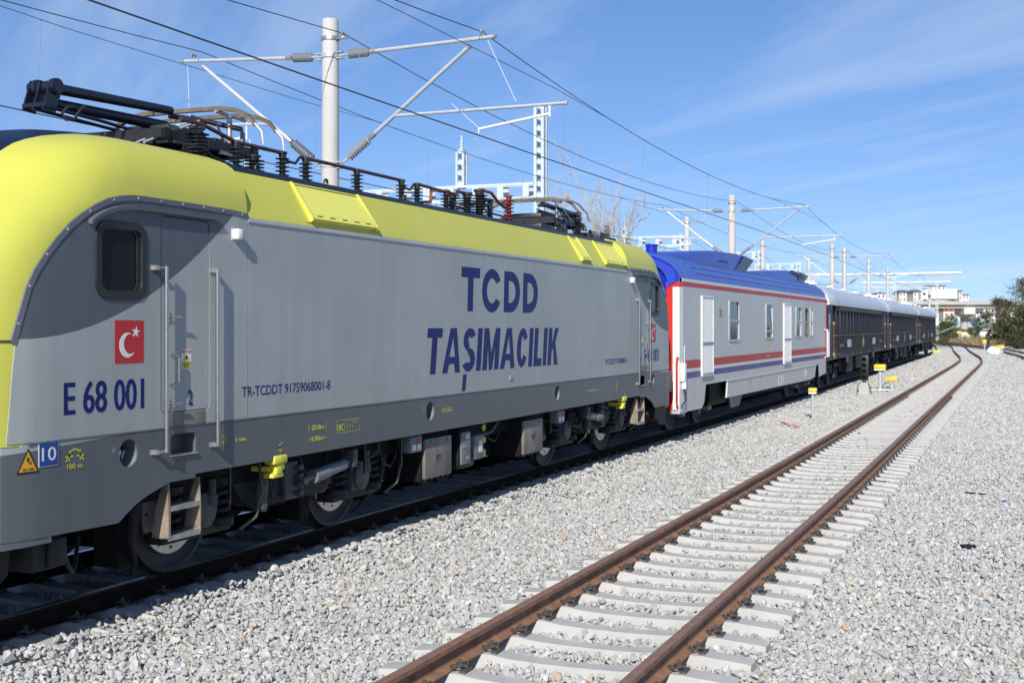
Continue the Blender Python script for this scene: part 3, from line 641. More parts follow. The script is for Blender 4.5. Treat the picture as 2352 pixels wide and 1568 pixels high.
for s in (10.45 + .35, 12.15, 14.05, 15.6, 18.05, 19.35, 20.0, 21.3):   # lifting eyes and bolts on the roof edge
    mb = MB(); n = 10; c_ = Vector((1.13, Y(s), 4.0))
    mb.tube([c_ + Vector((0, .035 * math.cos(a), .035 * math.sin(a))) for a in [math.pi * k / n * 1.2 - .3 for k in range(n + 1)]], .014, 6); mb.box((1.11, Y(s) - .06, 3.94), (1.15, Y(s) + .06, 3.972)); mb.build('lifting_eye', M['black_metal'], loco, smooth=50)

def insulator(p, h, r, n, mats, parent, name='insulator', cap=.05, ax=(0, 0, 1)):
    prof = [(r * .62, 0), (r * .62, .02)]; hh = h - cap - .02
    for k in range(n):
        z = .02 + hh * (k + .2) / n; prof += [(r * .42, z), (r, z + hh * .18 / n), (r * 1.0, z + hh * .26 / n), (r * .42, z + hh * .5 / n)]
    prof += [(r * .45, h - cap), (r * .5, h - cap), (r * .5, h - cap * .5), (r * .66, h - cap * .5), (r * .66, h), (.001, h)]
    mb = MB(); mb.lathe(p, ax, prof, 16); return mb.build(name, mats, parent, smooth=40)
XI = .82; BZ = 3.965
INS = [('i1', 10.87), ('i2', 11.74), ('i3', 12.22), ('i4', 13.39), ('i5', 14.56), ('i6', 15.01), ('i7', 15.91)]
for k, s in INS: insulator((XI, Y(s), BZ), .345, .083, 6, M['insulator'], loco)
insulator((XI, Y(16.12), BZ), .20, .07, 4, M['insulator'], loco)
for s, h, r in ((16.62, .38, .125), (17.06, .47, .135)): insulator((XI, Y(s), BZ), h, r, 9, M['insulator'], loco, cap=.07)
for s, h, r in ((16.9, .42, .12), ): insulator((.45, Y(s), BZ), h, r, 9, M['insulator'], loco, cap=.07)
insulator((XI, Y(18.2), BZ + .07), .42, .09, 6, M['red_bus_bright'], loco, name='surge_arrester')
mb = MB(); mb.lathe((XI, Y(18.2), BZ - .03), (0, 0, 1), [(.20, 0), (.20, .07), (.16, .10), (.08, .11)], 16); mb.build('arrester_base', M['black_metal'], loco, smooth=40)
insulator((XI, Y(21.45), BZ), .40, .12, 7, M['insulator'], loco, cap=.09)
insulator((XI - .05, Y(10.28), 4.04), .34, .125, 7, M['insulator'], loco, cap=.06)
zt = BZ + .335
def bar(pts, r, m, name='busbar'): mb = MB(); mb.tube(pts, r, 8); return mb.build(name, M[m], loco, smooth=50)
def B(s, dz=0): return (XI, Y(s), zt + dz)
bar([B(9.95, .10), B(10.3, .10), B(10.87)], .022, 'red_bus'); bar([B(10.87), B(11.74)], .022, 'red_bus')
bar([B(11.74), B(11.84, -.08), B(12.0, -.085), B(12.1, .0), B(12.22)], .016, 'hose', 'jumper')
bar([B(12.22), B(13.39)], .022, 'red_bus'); bar([B(13.39), B(14.56)], .022, 'red_bus')
bar([B(14.56), B(14.66, -.09), B(14.8, -.10), B(14.92, -.01), B(15.01)], .016, 'hose', 'jumper')
bar([B(15.01), B(15.91, -.02)], .022, 'red_bus'); bar([B(15.75, -.03), B(15.45, -.02), B(15.42, -.2), B(15.1, -.24)], .02, 'red_bus_bright')
bar([B(15.91), B(16.2, -.03), B(16.3, .03), B(16.62, .03)], .022, 'red_bus')
bar([B(17.06, .13), B(17.5, .13), B(17.75, .02), B(18.0, -.05), B(18.2, .1)], .024, 'red_bus_bright')
bar([B(17.06, .13), B(17.2, .08), B(17.25, -.08), B(17.1, -.1)], .02, 'hose', 'jumper')
bar([B(16.7, -.2), B(16.3, -.19), B(16.2, -.25)], .018, 'red_bus_bright'); bar([B(17.3, -.18), B(18.1, -.2)], .018, 'red_bus_bright')
bar([B(18.2, -.2), B(17.9, -.24), B(17.75, -.38)], .02, 'red_bus_bright')
mb = MB(); mb.box((XI - .03, Y(17.42), BZ), (XI + .03, Y(17.5), 4.33)); mb.box((XI - .1, Y(17.36), 4.3), (XI + .05, Y(17.5), 4.33)); mb.build('support_post', M['black_metal'], loco)
mb = MB(); mb.cbox((.5, Y(22.05), BZ - .01), (1.05, Y(22.55), 4.14), .02); mb.cbox((.55, Y(22.58), BZ - .01), (1.05, Y(23.0), 4.08), .02); mb.build('roof_box', M['black_metal'], loco, smooth=30)
mb = MB(); mb.tube([(.95, Y(21.75) + .10 * math.cos(a), 3.98 + .16 * math.sin(a)) for a in [math.pi * k / 8 for k in range(9)]], .022, 8); mb.build('roof_cable', M['hose'], loco, smooth=50)
for s in (18.9, 19.6): 
    mb = MB(); mb.cbox((.7, Y(s), BZ - .01), (1.1, Y(s + .55), 4.06), .02); mb.build('roof_box', M['black_metal'], loco, smooth=30)

def pantograph(sg):
    e = empty('pantograph', (0, 0, 0)); e.parent = loco
    def q(s, x, z): return (x, sg * Y(s), z)
    def T(name, pts, r, m='navy_metal', n=10): mb = MB(); mb.tube(pts, r, n); return mb.build(name, M[m], e, smooth=45)
    T('upper_arm', [q(9.0, .05, 4.60), q(10.78, .05, 4.665)], [.054, .046], n=12)
    T('lower_arm', [q(9.05, 0, 4.47), q(10.75, 0, 4.50)], [.05, .058], n=12)
    T('control_rod', [q(8.95, .12, 4.40), q(9.6, .12, 4.38), q(10.5, .12, 4.33)], .018); T('control_rod', [q(8.95, -.15, 4.42), q(10.5, -.15, 4.37)], .018)
    mb = MB()
    for x in (.14, -.08): mb.lathe(q(9.0, x, 4.60), (1, 0, 0), [(.075, -.03), (.08, 0), (.075, .03)], 16)
    mb.tube([q(9.0, -.16, 4.60), q(9.0, .18, 4.60)], .06, 14); mb.tube([q(8.88, -.12, 4.41), q(8.88, .16, 4.41)], .033, 12)
    for x in (-.12, .0, .12): mb.add([q(8.94, x, 4.66), q(9.08, x, 4.58), q(9.0, x, 4.36), q(8.84, x, 4.37), q(8.94, x + .02, 4.66), q(9.08, x + .02, 4.58), q(9.0, x + .02, 4.36), q(8.84, x + .02, 4.37)], [(0, 1, 2, 3), (7, 6, 5, 4), (0, 4, 5, 1), (1, 5, 6, 2), (2, 6, 7, 3), (3, 7, 4, 0)])
    mb.build('elbow_joint', M['navy_metal'], e, smooth=40)
    T('elbow_cable', [q(9.32, .2, 4.47), q(9.2, .24, 4.40), q(9.1, .27, 4.30), q(8.98, .28, 4.28), q(8.94, .27, 4.33), q(9.02, .25, 4.40), q(9.16, .22, 4.43)], .014, 'hose')
    mb = MB()                                            # base frame
    for x in (-.55, .55): mb.box(q(9.95, x - .04, 4.24), q(11.55, x + .04, 4.33))
    for s in (9.98, 10.7, 11.5): mb.box(q(s, -.6, 4.23), q(s + .1, .6, 4.34))
    mb.cbox(q(10.45, -.28, 4.26), q(11.1, .28, 4.47), .03); mb.cbox(q(11.15, -.4, 4.30), q(11.6, .35, 4.42), .03); mb.build('base_frame', M['black_metal'], e, smooth=30)
    for x in (-.62, .62):
        for s in (10.28, 11.48):
            if not (x > 0 and s < 10.4): insulator(q(s, x, 3.97), .28, .12, 6, M['insulator'], e, cap=.04)
    mb = MB(); mb.add([q(10.92, .56, 4.20), q(11.22, .56, 4.20), q(11.22, .56, 4.36), q(11.02, .56, 4.37)], [(0, 1, 2, 3)]); mb.add([q(10.92, .575, 4.20), q(11.22, .575, 4.20), q(11.22, .575, 4.36), q(11.02, .575, 4.37)], [(0, 1, 2, 3)]); mb.build('side_plate', M['white'], e)
    for x in (.36, .46):                                 # raising springs
        a, c = Vector(q(9.85, x, 4.18)), Vector(q(10.72, x, 4.52)); T('spring_rod', [a, c], .014, 'galv')
        d = (c - a); u = d.normalized().orthogonal().normalized(); v = d.normalized().cross(u)
        T('coil_spring', [a + d * (.28 + .3 * k / 48) + (u * math.cos(k * .82) + v * math.sin(k * .82)) * .042 for k in range(49)], .011, 'insulator', 5)
    for s, dz in ((11.03, 0), (11.42, -.015)):           # collector head
        xs = [-.95, -.86, -.72, -.5, 0, .5, .72, .86, .95]; zs = [4.50, 4.60, 4.665, 4.70, 4.705, 4.70, 4.665, 4.60, 4.50]
        mb = MB(); mb.loft([[q(s - .03, x, z + dz - .022), q(s + .03, x, z + dz - .022), q(s + .03, x, z + dz + .022), q(s - .03, x, z + dz + .022)] for x, z in zip(xs, zs)]); mb.build('contact_strip', M['copper_tan'], e, smooth=40)
        for k in (-1, 1): T('horn', [q(s, k * .94, 4.515 + dz), q(s, k * 1.03, 4.42 + dz), q(s, k * 1.05, 4.28 + dz)], [.016, .016, .010], 'hose_tan' if sg < 0 else 'galv')
    for x in (-.5, .5):
        mb = MB(); mb.tube([q(10.95, x, 4.66), q(11.5, x, 4.64)], .02, 8); mb.tube([q(11.2, x, 4.65), q(11.2, x, 4.36)], .03, 10); mb.tube([q(11.2, x, 4.36), q(11.2, x, 4.28)], .018, 8); mb.build('head_support', M['steel_dull'], e, smooth=40)
    T('head_tube', [q(10.82, 0, 4.62), q(10.95, .05, 4.62), q(11.1, .3, 4.58), q(11.25, .62, 4.50), q(11.27, .62, 4.40)], .028)
    T('flexible_lead', [q(10.8, .3, 4.60), q(10.95, .52, 4.52), q(11.0, .56, 4.36), q(11.12, .6, 4.27), q(11.24, .66, 4.33), q(11.27, .64, 4.46)], .013, 'hose')
    T('air_pipe', [q(9.75, .9, 4.15), q(10.2, .9, 4.145), q(10.35, .9, 4.08), q(10.75, .9, 4.02)], .013, 'hose')
M['navy_metal'] = mat('navy_metal', (.010, .014, .028), .32, var=.15, vs=6)
for sg in (1, -1): pantograph(sg)
# ---------------------------------------------------------------- locomotive lettering and signs
XT = 1.5018
def letters(body, s0, s1, z0, z1, m='blue_text', **k): return text(body, (Y(s0), Y(s1), z0, z1), XT, M[m], loco, **k)
letters('E 68 001', 7.63, 8.572, 1.672, 1.932, bold=.004, hb=(-.006, .006))
letters('E 68 001', 23.42, 24.40, 1.672, 1.932, bold=.004, hb=(-.006, .006))
letters('TR-TCDDT 91759068001-8', 10.005, 11.63, 1.694, 1.792, bold=.004); letters('TR-TCDDT 91759068001-8', 20.98, 22.27, 1.694, 1.792, bold=.004)
letters('2', 9.185, 9.245, 1.665, 1.80, bold=.01); letters('1', 23.17, 23.20, 1.665, 1.80, bold=.01)
# heavy italic capitals drawn as outlines in a unit box (w, loops)
def ell(cx, cy, rx, ry, a0, a1, n=14): return [(cx + rx * math.cos(R(a0 + (a1 - a0) * k / n)), cy + ry * math.sin(R(a0 + (a1 - a0) * k / n))) for k in range(n + 1)]
def glyph(ch, k, w, h):                                  # k = stroke, w x h box
    m = w / 2
    if ch == 'T': return [[(0, h), (w, h), (w, h - k * .8), (m + k / 2, h - k * .8), (m + k / 2, 0), (m - k / 2, 0), (m - k / 2, h - k * .8), (0, h - k * .8)]]
    if ch == 'I': return [[(0, 0), (k, 0), (k, h), (0, h)]]
    if ch == 'L': return [[(0, 0), (w, 0), (w, k * .8), (k, k * .8), (k, h), (0, h)]]
    if ch == 'A': return [[(0, 0), (k * 1.02, 0), (k * 1.02 + (m - k) * .30, h * .2), (w - k * 1.02 - (m - k) * .30, h * .2), (w - k * 1.02, 0), (w, 0), (m + k * .62, h), (m - k * .62, h)], [(m - .16 * w, h * .36), (m + .16 * w, h * .36), (m, h * .80)]]
    if ch == 'M': return [[(0, 0), (k, 0), (k, h * .58), (m - k * .35, 0), (m + k * .35, 0), (w - k, h * .58), (w - k, 0), (w, 0), (w, h), (w - k * 1.05, h), (m, h * .40), (k * 1.05, h), (0, h)]]
    if ch == 'K': return [[(0, 0), (k, 0), (k, h * .36), (k * 1.45, h * .46), (w - k * 1.05, 0), (w + k * .1, 0), (k * 2.0, h * .62), (w, h), (w - k * 1.15, h), (k, h * .56), (k, h), (0, h)]]
    if ch == 'C': return [ell(m, h / 2, m, h / 2, 30, 330, 26) + ell(m, h / 2, m - k, h / 2 - k * .78, 324, 36, 26)]
    if ch == 'D': return [[(0, 0), (w * .42, 0)] + ell(w * .42, h / 2, w * .58, h / 2, -90, 90, 22)[1:-1] + [(w * .42, h), (0, h)], [(k, k * .8), (w * .40, k * .8)] + ell(w * .40, h / 2, w * .60 - k, h / 2 - k * .8, -90, 90, 20)[1:-1] + [(w * .40, h - k * .8), (k, h - k * .8)]]
    if ch == 'S':
        r = h * .27; o = ell(m, h - r, m, r, 25, 180, 12) + ell(m, h - r, m, r, 180, 250, 5)[1:] + ell(m, r, m - k, r - k * .75, 75, -150, 16)[:] + [(0, r * .55)] + ell(m, r, m, r, -150, 90, 18)[2:] + ell(m, h - r, m - k, r - k * .75, 250, 180, 5) + ell(m, h - r, m - k, r - k * .75, 180, 25, 12)[1:]
        return [o]
def word(chars, k, h, u, v, shear, gap):
    for ch, w in chars:
        loops = [[(Y(u) + x + y * shear, v + y) for x, y in lp] for lp in glyph(ch, k, w, h)]
        plate('letter', loops, XT, .002, M['blue_text'], loco); u += w + gap
word([('T', .60)], .172, .592, 14.95, 2.578, .05, 0); word([('C', .68)], .165, .612, 15.63, 2.568, .05, 0); word([('D', .60)], .172, .592, 16.40, 2.578, .05, 0); word([('D', .60)], .172, .592, 17.12, 2.578, .05, 0)
word([('T', .43), ('A', .54), ('S', .40), ('I', .152), ('M', .56), ('A', .54), ('C', .42), ('I', .152), ('L', .33), ('I', .152), ('K', .44)], .152, .585, 13.90, 1.766, .14, .056)
mb = MB(); mb.add([(XT, Y(u), z) for u, z in ((15.02, 1.73), (15.14, 1.735), (15.10, 1.515), (14.985, 1.505))], [(0, 1, 2, 3)]); mb.build('lettering', M['blue_text'], loco)
letters('20.0m', 11.255, 11.49, 1.275, 1.333, 'yellow_text', bold=.012); letters('9.90m', 11.25, 11.48, 1.155, 1.213, 'yellow_text', bold=.012)
letters('R 100m', 9.905, 10.075, 1.270, 1.306, 'yellow_text'); letters('2', 9.695, 9.728, 1.278, 1.338, 'yellow_text'); letters('100 m', 7.66, 7.83, 1.245, 1.287, 'yellow_text')
letters('UIC', 11.775, 11.92, 1.225, 1.30, 'yellow_text'); letters('REV', 14.40, 14.50, 1.275, 1.305, 'yellow_text'); letters('26 02 25', 14.54, 14.68, 1.277, 1.303, 'yellow_text')
letters('KE-GPR-E mZ', 20.05, 20.55, 1.26, 1.29, 'yellow_text')
def strokes(segs, wd, m='yellow_text', name='marking'):
    mb = MB()
    for (a, b), (c, d) in segs:
        t = Vector((c - a, d - b)); n = Vector((-t.y, t.x)).normalized() * wd / 2
        mb.add([(XT, Y(p[0]), p[1]) for p in ((a + n.x, b + n.y), (c + n.x, d + n.y), (c - n.x, d - n.y), (a - n.x, b - n.y))], [(0, 1, 2, 3)])
    return mb.build(name, M[m], loco)
strokes([((11.195, 1.25), (11.195, 1.35)), ((11.195, 1.30), (11.235, 1.30)), ((11.545, 1.25), (11.545, 1.35)), ((11.505, 1.30), (11.545, 1.30)), ((11.19, 1.185), (11.235, 1.185)), ((11.50, 1.185), (11.545, 1.185)), ((11.22, 1.2), (11.238, 1.185)), ((11.22, 1.17), (11.238, 1.185)), ((11.515, 1.2), (11.498, 1.185)), ((11.515, 1.17), (11.498, 1.185))], .008)
strokes([((11.758, 1.205), (12.262, 1.205)), ((11.758, 1.342), (12.262, 1.342)), ((11.758, 1.205), (11.758, 1.342)), ((12.262, 1.205), (12.262, 1.342)), ((11.93, 1.205), (11.93, 1.342)), ((11.99, 1.205), (11.99, 1.342)), ((12.05, 1.205), (12.05, 1.342)), ((12.11, 1.205), (12.11, 1.342)), ((11.93, 1.27), (12.11, 1.27)), ((12.13, 1.318), (12.22, 1.318)), ((12.13, 1.30), (12.22, 1.30))], .005)
strokes([((14.385, 1.262), (14.695, 1.262)), ((14.385, 1.318), (14.695, 1.318)), ((14.385, 1.262), (14.385, 1.318)), ((14.695, 1.262), (14.695, 1.318)), ((14.515, 1.262), (14.515, 1.318))], .005)
cc = [(9.712 + .045 * math.cos(a), 1.308 + .05 * math.sin(a)) for a in [6.2832 * k / 20 for k in range(21)]]; strokes(list(zip(cc[:-1], cc[1:])), .005)
ar = [(7.745 + .062 * math.cos(a), 1.345 + .055 * math.sin(a)) for a in [math.pi * k / 10 for k in range(11)]]
strokes(list(zip(ar[:-1], ar[1:])) + [((7.685, 1.305), (7.685, 1.395)), ((7.805, 1.305), (7.805, 1.395)), ((7.64, 1.345), (7.73, 1.345)), ((7.765, 1.345), (7.85, 1.345)), ((7.685, 1.345), (7.645, 1.308)), ((7.805, 1.345), (7.845, 1.308))], .014)
for s in (10.66, 22.12):
    strokes([((s - .04, 1.165), (s + .05, 1.20)), ((s - .045, 1.128), (s + .045, 1.128)), ((s - .035, 1.16), (s - .02, 1.19)), ((s - .03, 1.11), (s - .02, 1.127)), ((s + .02, 1.11), (s + .03, 1.127)), ((s, 1.09), (s, 1.12))], .011)
strokes([((21.62, z), (21.70, z)) for z in (1.34, 1.30, 1.26, 1.22)] + [((21.52, 1.28), (21.58, 1.28))], .016)
for sg in (1, -1):                                       # joint between hood and nose
    mb = MB(); mb.tube([(Wd(s, 2.262) + .001, sg * Y(s), 2.262) for s in np.arange(6.42, 7.15, .05)], .006, 6); mb.build('hood_joint', M['rubber'], loco, smooth=50)
# '10' plate, hazard triangle, flags, door stickers
p = plate('number_plate', [mir([(7.358, 1.292), (7.564, 1.292), (7.564, 1.482), (7.358, 1.482)], 1)], 1.5045, .004, M['white'], loco, bend)
M['sign_blue'] = mat('sign_blue', (.004, .045, .24), .4); M['orange'] = mat('orange', (.62, .30, .01), .5)
plate('plate_face', [mir([(7.363, 1.297), (7.559, 1.297), (7.559, 1.477), (7.363, 1.477)], 1)], 1.506, .0015, M['sign_blue'], p, bend)
text('10', (Y(7.388), Y(7.535), 1.335, 1.44), 1.5072, M['white'], p, bend=bend)
def tri(s, z, w_, h): return [(s - w_ / 2, z), (s + w_ / 2, z), (s, z + h)]
for s, sc in ((7.258, 1), (24.98, .55)):
    q = plate('hazard_sign', [mir(tri(s, 1.258, .205 * sc, .19 * sc), 1)], 1.503, .003, M['rubber'], loco, bend)
    plate('sign_face', [mir(tri(s, 1.258 + .014 * sc, .165 * sc, .15 * sc), 1)], 1.5042, .0015, M['orange'], q, bend)
    if sc == 1:
        text('135 t / 150 t', (Y(7.205), Y(7.312), 1.281, 1.298), 1.5055, M['rubber'], q, bend=bend)
        mb = MB(); pts_ = [(7.245, 1.372), (7.262, 1.378), (7.258, 1.355), (7.262, 1.338), (7.272, 1.328), (7.285, 1.348)]
        mb.tube([(Wd(a, 1.3) + .0045, Y(a), b) for a, b in pts_], .0032, 5); mb.lathe((Wd(7.25, 1.3) + .004, Y(7.25), 1.362), (1, 0, 0), [(.011, 0), (.011, .0015)], 10); mb.build('pictogram', M['rubber'], q)
for s0, s1 in ((8.211, 8.573), (23.83, 24.19)):
    fl = plate('flag', [mir(rrect(s0, s1, 2.062, 2.424, .014), 1)], 1.5022, .002, M['red'], loco)
    k = (s1 - s0) / .362; cx, cz = s0 + .155 * k, 2.215
    o_ = [(cx + .103 * math.cos(a), cz + .103 * 1.02 * math.sin(a)) for a in [R(38 + 284 * i / 28) for i in range(29)]]
    i_ = [(cx + .036 + .082 * math.cos(a), cz + .010 + .084 * math.sin(a)) for a in [R(52 + 256 * i / 28) for i in range(29)]]
    plate('crescent', [mir(o_ + i_[::-1], 1)], 1.5034, .001, M['white'], fl)
    st = [(s0 + .262 * k + (.052 if i % 2 == 0 else .021) * math.sin(R(36 * i + 8)), 2.325 + (.052 if i % 2 == 0 else .021) * math.cos(R(36 * i + 8))) for i in range(10)]
    plate('star', [mir(st, 1)], 1.5034, .001, M['white'], fl)
for s0 in (9.085, 23.2):
    st = plate('warning_sticker', [mir(rrect(s0, s0 + .145, 1.995, 2.165, .004), 1)], 1.4985, .002, M['white'], loco)
    plate('sticker_band', [mir([(s0 + .008, 2.135), (s0 + .137, 2.135), (s0 + .137, 2.158), (s0 + .008, 2.158)], 1)], 1.4995, .001, M['red'], st)
    plate('sticker_band', [mir([(s0 + .008, 2.0), (s0 + .137, 2.0), (s0 + .137, 2.06), (s0 + .008, 2.06)], 1)], 1.4995, .001, M['yellow_text'], st)
    plate('sticker_triangle', [mir(tri(s0 + .072, 2.066, .10, .062), 1)], 1.4995, .001, M['yellow_text'], st)
    text('DİKKAT', (Y(s0 + .03), Y(s0 + .13), 2.139, 2.155), 1.5005, M['white'], st)
    for i, tx in enumerate(('ARAÇ', 'HAREKETLİYKEN', 'İNİLMEZ', 'BİNİLMEZ')): text(tx, (Y(s0 + (.05, .014, .04, .035)[i]), Y(s0 + (.095, .131, .105, .11)[i]), 2.048 - i * .0135, 2.057 - i * .0135), 1.5005, M['rubber'], st)
    mb = MB(); mb.cbox((1.4993, Y(s0 + .058), 2.078), (1.5006, Y(s0 + .086), 2.108), .0004); mb.build('pictogram', M['rubber'], st)
mb = MB(); mb.box((1.5, Y(16.62), 1.60), (1.515, Y(16.70), 1.66)); mb.build('socket_cover', M['steel_dull'], loco)

# ---------------------------------------------------------------- locomotive running gear
def wheel_parts(x, y, r, sx, m_disc='steel_dull'):
    mb = MB(); mb.lathe((x, y, r), (sx, 0, 0), [(r - .09, -.07), (r + .028, -.07), (r + .028, -.045), (r + .002, -.03), (r - .003, .065), (r - .05, .07), (r - .075, .05), (.30, .02)], 40, 0)
    return mb
def hub(mb, x, y, r, sx):
    mb.lathe((x, y, r), (sx, 0, 0), [(r * .70, .03), (r * .70, .062), (r * .44, .066), (r * .40, .05), (.12, .05), (.12, .12), (.02, .13)], 40, 1)
    for k in range(12):
        a = 6.2832 * k / 12; mb.lathe((x + sx * .0635, y + r * .60 * math.cos(a), r + r * .60 * math.sin(a)), (sx, 0, 0), [(.017, 0), (.017, .004), (.001, .0045)], 8, 2)
def coil(mb, p, r, h, wr, turns, mi=0):
    n = turns * 12; mb.tube([(p[0] + r * math.cos(6.2832 * k / 12), p[1] + r * math.sin(6.2832 * k / 12), p[2] + h * k / n) for k in range(n + 1)], wr, 7, mi)
def loco_bogie(sc, sg):
    b = empty('bogie', (0, Y(sc), 0)); b.parent = loco
    for y in (-1.5, 1.5):
        for sx in (-1, 1):
            mb = wheel_parts(sx * .75, y, .60, sx); hub(mb, sx * .75, y, .60, sx); mb.build('wheel', [M['wheel'], M['disc'], M['rubber']], b, smooth=35)
        mb = MB(); mb.tube([(-.75, y, .6), (.75, y, .6)], .09, 14); mb.lathe((-.35, y, .6), (1, 0, 0), [(.05, 0), (.42, 0), (.42, .7), (.05, .7)], 20); mb.build('axle', M['under'], b, smooth=40)
        for sx in (-1, 1):
            X = sx * 1.13
            mb = MB(); mb.cbox((sx * .90, y - .19, .44), (sx * 1.20, y + .17, .80), .04); mb.lathe((sx * 1.2, y, .62), (sx, 0, 0), [(.17, 0), (.17, .03), (.14, .045), (.02, .05)], 14)
            for k in range(6): mb.lathe((sx * 1.23, y + .14 * math.cos(k * 1.047), .62 + .14 * math.sin(k * 1.047)), (sx, 0, 0), [(.015, 0), (.015, .02), (.001, .02)], 6)
            mb.build('axle_box', M['bogie_mid'], b, smooth=30)
            for dy in (-.42, .36):
                mb = MB(); coil(mb, (X, y + dy, .50), .085, .34, .022, 4); mb.lathe((X, y + dy, .42), (0, 0, 1), [(.13, 0), (.13, .08), (.11, .09)], 16); mb.lathe((X, y + dy, .84), (0, 0, 1), [(.12, 0), (.12, .05)], 16); mb.build('coil_spring', M['bogie'], b, smooth=45)
            mb = MB(); mb.tube([(X + sx * .1, y + .08, .75), (X + sx * .12, y + .05, .92)], .045, 10); mb.tube([(X + sx * .1, y + .08, .66), (X + sx * .1, y + .08, .76)], .06, 10); mb.build('damper', M['bogie_mid'], b, smooth=40)
    for sx in (-1, 1):
        x0, x1 = sx * .95, sx * 1.18
        prof = [(-2.15, .88), (-2.15, 1.0), (2.15, 1.0), (2.15, .88), (1.05, .86), (.85, .62), (.62, .52), (-.62, .52), (-.85, .62), (-1.05, .86)]
        mb = MB(); mb.add([(x, y, z) for x in (x0, x1) for y, z in prof], [tuple(range(10)), tuple(range(19, 9, -1))] + [(k, (k + 1) % 10, (k + 1) % 10 + 10, k + 10) for k in range(10)])
        for y in (-1.5, 1.5): mb.cbox((sx * .93, y - .55, .36), (sx * 1.16, y + .5, .46), .02)
        mb.build('side_frame', M['bogie'], b, smooth=25)
        mb = MB(); mb.tube([(sx * 1.28, -.62, .92), (sx * 1.28, -.64, .80)], .055, 12); mb.tube([(sx * 1.28, -.64, .80), (sx * 1.28, -.68, .56)], .065, 12); mb.lathe((sx * 1.22, -.68, .545), (sx, 0, 0), [(.05, 0), (.05, .12), (.02, .13)], 12); mb.build('damper', M['bogie_mid'], b, smooth=40)
        mb = MB(); y0 = .16 * sg; ya = [.02, .12, .19, .42, .70, .82]
        mb.tube([(sx * 1.36, sg * .02, .735), (sx * 1.36, sg * .19, .757)], .03, 10); mb.tube([(sx * 1.36, sg * .19, .757), (sx * 1.36, sg * .45, .782)], .075, 18); mb.tube([(sx * 1.36, sg * .45, .782), (sx * 1.36, sg * .84, .823)], .064, 18); mb.tube([(sx * 1.36, sg * .84, .823), (sx * 1.36, sg * .97, .84)], .028, 10)
        mb.build('yaw_damper', M['bogie_light'], b, smooth=35)
        mb = MB(); mb.cbox((sx * 1.26, sg * -.03, .69), (sx * 1.40, sg * .07, .78), .02); mb.cbox((sx * 1.26, sg * .93, .78), (sx * 1.44, sg * 1.03, .99), .02); mb.cbox((sx * 1.2, sg * -.25, .55), (sx * 1.30, sg * .0, .95), .02)
        for k in range(4): mb.cbox((sx * 1.28, sg * -.06, .58 + .09 * k), (sx * 1.36, sg * .02, .635 + .09 * k), .01)
        mb.build('damper_bracket', M['bogie_mid'], b, smooth=30)
        mb = MB(); mb.cbox((sx * 1.06, -.55, .62), (sx * 1.24, -.12, .96), .02); mb.lathe((sx * 1.24, -.36, .84), (sx, 0, 0), [(.075, 0), (.075, .012), (.01, .015)], 16); mb.lathe((sx * 1.24, -.36, .66), (sx, 0, 0), [(.075, 0), (.075, .012), (.01, .015)], 16); mb.build('actuator', M['bogie'], b, smooth=30)
        for yy, dr in ((-2.28, -1), (2.22, 1)):
            mb = MB(); mb.tube([(sx * 1.05, yy - dr * .1, 1.0), (sx * 1.08, yy + dr * .05, .75), (sx * 1.03, yy + dr * .04, .45), (sx * .9, yy - dr * .15, .2), (sx * .8, yy - dr * .22, .1)], [.055, .05, .035, .025, .02], 10); mb.build('sand_pipe', M['bogie'], b, smooth=50)
        for y in (-1.5, 1.5): 
            mb = MB(); mb.tube([(sx * 1.30, y + .78, 1.0), (sx * 1.32, y + .80, .72), (sx * 1.30, y + .72, .46), (sx * 1.22, y + .55, .35)], .018, 8); mb.build('cable', M['hose_tan'], b, smooth=50)
            mb = MB(); mb.cbox((sx * .6, y - .85, .18), (sx * .9, y - .62, .62), .03); mb.build('brake_block', M['under'], b, smooth=30)
    mb = MB(); mb.cbox((-.95, -.35, .42), (.95, .35, .82), .05); mb.box((-.6, -2.1, .5), (.6, 2.1, .75)); mb.build('transom', M['under'], b, smooth=30)
    mb = MB(); mb.cbox((-.5, -1.3, .25), (.5, -.6, .75), .08); mb.cbox((-.5, .6, .25), (.5, 1.3, .75), .08); mb.build('traction_motor', M['under'], b, smooth=30)
    # jacking point
    return b
M['wheel'] = mat('wheel', (.03, .029, .028), .55, metal=.2, var=.2, vs=5)
M['disc'] = mat('disc', (.58, .56, .53), .42, metal=.75, var=.12, vs=14, bump=.05, bs=30)
M['bogie_mid'] = mat('bogie_mid', (.058, .063, .068), .55, var=.25, vs=4, dirt=((.04, .037, .034), 5, .56))
loco_bogie(11.31, 1); loco_bogie(21.28, -1)
for s in (10.66, 22.12):
    mb = MB(); y = Y(s); mb.cbox((1.38, y - .115, .985), (1.515, y + .125, 1.075), .02); mb.cbox((1.40, y - .055, .88), (1.50, y + .06, .99), .02); mb.cbox((1.36, y - .10, .845), (1.49, y + .09, .895), .015); mb.lathe((1.44, y + .075, .95), (1, 0, 0), [(.03, 0), (.03, .05)], 10)
    mb.cbox((1.1, y - .07, .90), (1.42, y + .05, .96), .02); mb.build('jacking_point', M['jack_yellow'], loco, smooth=30)
